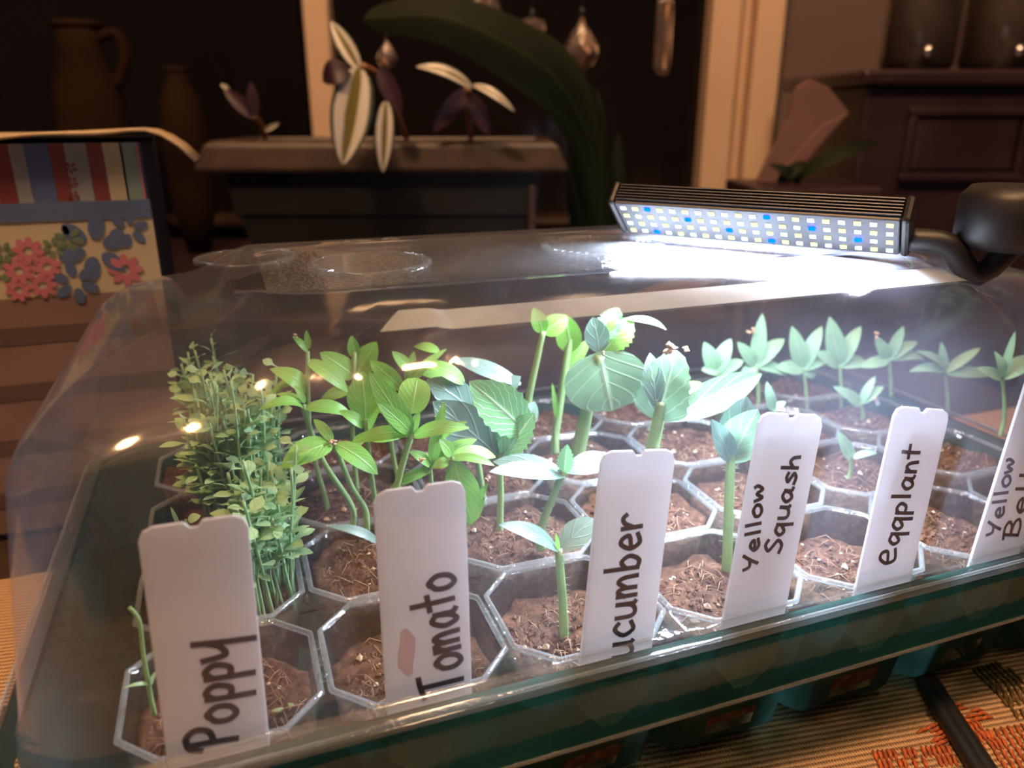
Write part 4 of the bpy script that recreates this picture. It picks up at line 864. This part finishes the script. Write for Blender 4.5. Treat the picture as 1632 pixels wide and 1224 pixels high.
for x0_, x1_, lab in ((1404, 1516, 'left glass jar of dark tea on the cabinet with a tan cloth lid'), (1530, 1660, 'right glass jar of dark tea on the cabinet cut by the frame')):
    a, b_ = fpt(x0_, 100, GD+0.75), fpt(x1_, 100, GD+0.75); c = (a+b_)/2; c.z = ctz; r = (b_-a).length/2; jt = thing('glass_jar', lab, 'jar', c, 'glass jars on the cabinet')
    MB().lathe([(r*0.9, 0.02), (r, 0.08), (r, 0.98), (r*0.85, 1.1)], c, 28, False).build('glass', 'jar_glass', jt, c)
    MB().lathe([(r*0.88, 0.03), (r*0.95, 0.1), (r*0.95, 0.78), (r*0.5, 0.8)], c, 28).build('contents', 'jar_fill', jt, c)
    MB().lathe([(r*0.98, 0.80), (r*1.08, 0.86), (r*1.05, 1.0), (r*0.9, 1.16), (r*0.3, 1.22)], c, 20).build('cloth_lid', 'jar_cloth', jt, c)
    kp = c-FW*(r+0.05)-RT*(r*0.3); kp.z = ctz+0.16; MB().lathe([(0.01, -0.05), (0.045, -0.03), (0.05, 0.01), (0.03, 0.045), (0.01, 0.05)], kp, 12).build('tap', 'steel', jt, c)
# leaning pink paper sleeve and a leaf in front of the wall
plain('pink_paper', (0.15, 0.08, 0.075), rough=0.8, noise_amt=0.12, nscale=20)
pts = [(1205, 292), (1255, 190), (1268, 140), (1292, 126), (1322, 140), (1354, 180), (1300, 240), (1262, 292)]
P = [fpt(x, y, 5.9) for x, y in pts]; o = P[0].copy(); o.z = P[-1].z; q0 = P[0]
m = MB(); m.prism([((p-q0).dot(RT), (p-q0).z) for p in P], q0, RT, UP, FW, 0.05)
sl = thing('paper_sleeve', 'folded pinkish paper sleeve leaning beside the window frame', 'paper', o)
m.build('front_sheet', 'pink_paper', sl, o, False, 0.01)
fp = [fpt(x, y, 5.85) for x, y in ((1262, 292), (1248, 270), (1310, 200), (1354, 180), (1300, 240))]
MB().prism([((p-fp[0]).dot(RT), (p-fp[0]).z) for p in fp], fp[0], RT, UP, FW, 0.03).build('folded_flap', 'pink_paper', sl, o, False, 0.01)
st = fpt(1275, 292, 5.9); so_ = Vector((st.x, st.y, FLZ))
sd_ = thing('side_table', 'dark side table beside the cabinet holding the paper sleeve', 'table', so_)
MB().box(Vector((st.x, st.y, st.z-0.05)), (0.9, 0.8, 0.1), basis=BAS).build('table_top', 'dark_wood', sd_, so_, False, 0.02)
for sx in (-1, 1):
    for sy in (-1, 1): q = st+RT*(sx*0.36)+FW*(sy*0.33); MB().box(Vector((q.x, q.y, (FLZ+st.z-0.1)/2)), (0.1, 0.1, st.z-0.1-FLZ), basis=BAS).build('leg', 'dark_wood', sd_, so_, False)
lp = fpt(1275, 290, 5.65); lp.z = st.z; lt2 = thing('leafy_plant', 'low green leafy plant in front of the pink paper sleeve', 'plant', lp)
for b_, t_, w_ in (((1262, 288), (1405, 228), 34), ((1240, 292), (1290, 258), 30), ((1275, 292), (1225, 262), 24)):
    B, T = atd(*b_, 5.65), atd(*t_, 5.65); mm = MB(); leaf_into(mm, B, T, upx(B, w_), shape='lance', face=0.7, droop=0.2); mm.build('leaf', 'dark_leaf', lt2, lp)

# striped and flowered gift box on the left with cream paper on top
GY = 2.95
for nm, cl_ in (('box_blue', (0.10, 0.16, 0.36)), ('box_grey', (0.34, 0.36, 0.42)), ('box_red', (0.24, 0.045, 0.05)), ('box_cream', (0.62, 0.56, 0.42)), ('box_teal', (0.25, 0.36, 0.36)), ('box_tan', (0.26, 0.17, 0.15)), ('box_brown', (0.13, 0.085, 0.08)), ('box_navy', (0.035, 0.04, 0.10)), ('box_pink', (0.60, 0.20, 0.28)), ('box_green', (0.16, 0.26, 0.17)), ('cream_paper', (0.68, 0.52, 0.32))):
    plain(nm, tuple(0.62*q for q in cl_), rough=0.6, noise_amt=0.15, nscale=25)
bR = at(240, 330, GY); bz0 = TZ; xl = bR.x-1.25; xr = bR.x; zt1 = at(215, 226, GY).z; zm = at(232, 332, GY).z; zm2 = at(0, 368, GY).z
go2 = Vector(((xl+xr)/2, GY+0.35, TZ-0.02)); gb = thing('gift_box', 'striped and flowered cardboard gift box beside the dome at left', 'box', go2)
MB().box(((xl+xr)/2, GY+0.36, (TZ-0.02+zt1)/2), (xr-xl, 0.70, zt1-TZ+0.02), ).build('box_body', 'box_navy', gb, go2, False, 0.01)
def panel(x0, x1, z0, z1, mat, nm='stripe', th_=0.006): MB().box(((x0+x1)/2, GY+0.01-th_/2-0.002, (z0+z1)/2), (x1-x0, th_, z1-z0)).build(nm, mat, gb, go2, False)
xs = [(0.00, 'box_pink', 4), (4, 'box_teal', 26), (26, 'box_cream', 30), (56, 'box_red', 24), (80, 'box_grey', 34), (114, 'box_red', 22), (136, 'box_blue', 36), (172, 'box_grey', 22), (194, 'box_red', 28), (222, 'box_cream', 12), (234, 'box_red', 16), (250, 'box_blue', 40), (290, 'box_cream', 30), (320, 'box_red', 20), (340, 'box_teal', 60), (400, 'box_red', 25), (425, 'box_grey', 60)]
px2u = 0.00195
for a, mt, wq in xs:
    x1_ = xr-0.01-a*px2u; panel(x1_-wq*px2u+0.001, x1_, zm+0.03, zt1-0.002, mt)
panel(xl, xr, zm-0.03, zm+0.03, 'box_blue', 'band', 0.010)
zf = at(0, 478, GY).z
panel(xl, xr, zf, zm-0.03, 'box_cream', 'flower_panel')
panel(xl, xr, TZ+0.01, zf, 'box_tan', 'lower_panel')
for k in range(4): panel(xl, xr, zf-0.16-0.2*k, zf-0.10-0.2*k, 'box_brown', 'band', 0.008)
def flower(x, z, r, mat, n=6):
    m = MB()
    for k in range(n):
        a = 2*pi*k/n+x*9; poly = [(r*0.2*cos(a)+r*0.33*cos(u)*cos(a)-r*0.2*sin(u)*sin(a)+r*0.35*cos(a), r*0.2*sin(a)+r*0.33*cos(u)*sin(a)+r*0.2*sin(u)*cos(a)+r*0.35*sin(a)) for u in [pi*q/5 for q in range(10)]]
        m.prism(poly, (x, GY-0.0005, z), (1, 0, 0), (0, 0, 1), (0, -1, 0), 0.001+0.0003*k)
    m.build('printed_flower', mat, gb, go2, False)
for (x, y, r, mt) in ((45, 400, 26, 'box_pink'), (75, 425, 24, 'box_pink'), (30, 432, 26, 'box_pink'), (68, 455, 24, 'box_pink'), (30, 462, 22, 'box_pink'), (5, 402, 20, 'box_green'), (2, 432, 22, 'box_green'), (150, 395, 62, 'box_blue'), (205, 365, 34, 'box_blue'), (110, 380, 24, 'box_green'), (120, 450, 40, 'box_blue'), (85, 395, 20, 'box_green'), (200, 430, 30, 'box_pink')):
    p = at(x, y, GY); flower(p.x, p.z, upx(p, r), mt, 8 if mt == 'box_pink' else 6)
for k in range(3):
    p = at(113+2*k, 268+22*k, GY); flower(p.x, p.z, 0.022, 'box_red', 5)
# cream paper sheet, curling over the right edge
m = MB(); nx, ny = 30, 8; vs = []
for j in range(ny+1):
    for i in range(nx+1):
        s_ = i/nx; x = xl-0.05+(xr-xl+0.22)*s_; over = max(0, x-xr+0.02); z = zt1+0.020+0.03*smooths(0.6, 0.9, s_)*(1-j/ny*0.5)-over*over*3.2+0.008*sin(s_*21)*(1-j/ny); vs.append(Vector((x, GY-0.06+0.72*j/ny, z)))
m.add(vs, [(j*(nx+1)+i, j*(nx+1)+i+1, (j+1)*(nx+1)+i+1, (j+1)*(nx+1)+i) for j in range(ny) for i in range(nx)])
cp_ = m.build('paper_sheet', 'cream_paper', None, ((xl+xr)/2, GY+0.3, zt1)); sm = cp_.modifiers.new('thickness', 'SOLIDIFY'); sm.thickness = 0.012*S
tag(cp_, 'cream paper sheet lying on the striped gift box with a curled end', 'paper')

# two dim vessel shapes added in place of reflections in the dark window
plain('reflection_brown', (0.017, 0.0085, 0.005), rough=0.9, spec=0.1, noise_amt=0.4, nscale=12)  # dimness of a window reflection put into the colour
def reflection_shape(px, pw_, ptop, d, prof, nm, label):
    c = atd(px, 200, d); top = atd(px, ptop, d).z; c.z = BZ; h = top-BZ; r = upx(atd(px, 150, d), pw_)/2
    t = thing(nm, label, 'window reflection', c)
    MB().lathe([(a*r, b*h) for a, b in prof], c, 28).build('reflection_body', 'reflection_brown', t, c)
    MB().lathe([(prof[-1][0]*r*1.06, h*0.985), (prof[-1][0]*r*1.16, h*1.0), (prof[-1][0]*r*0.95, h*1.012)], c, 28, False).build('reflection_lip', 'reflection_brown', t, c)
    return t, c, r, h
t, c, r, h = reflection_shape(150, 112, 38, 7.8, [(0.6, 0), (0.95, 0.2), (1.0, 0.5), (0.85, 0.75), (0.55, 0.9), (0.6, 1.0)], 'jug_reflection', 'tall dim brown jug shape standing in for a window reflection behind the gift box')
MB().tube(catmull([c+RT*(r*0.5)+UP*(h*0.94), c+RT*(r*1.05)+UP*(h*0.96), c+RT*(r*1.2)+UP*(h*0.86), c+RT*(r*0.84)+UP*(h*0.74)], 5), 0.05, 8).build('reflection_handle', 'reflection_brown', t, c)
reflection_shape(292, 74, 110, 7.6, [(0.5, 0), (0.9, 0.25), (1.0, 0.6), (0.8, 0.85), (0.45, 0.94), (0.5, 1.0)], 'vase_reflection', 'smaller round brown vase shape standing in for a window reflection left of the planter')
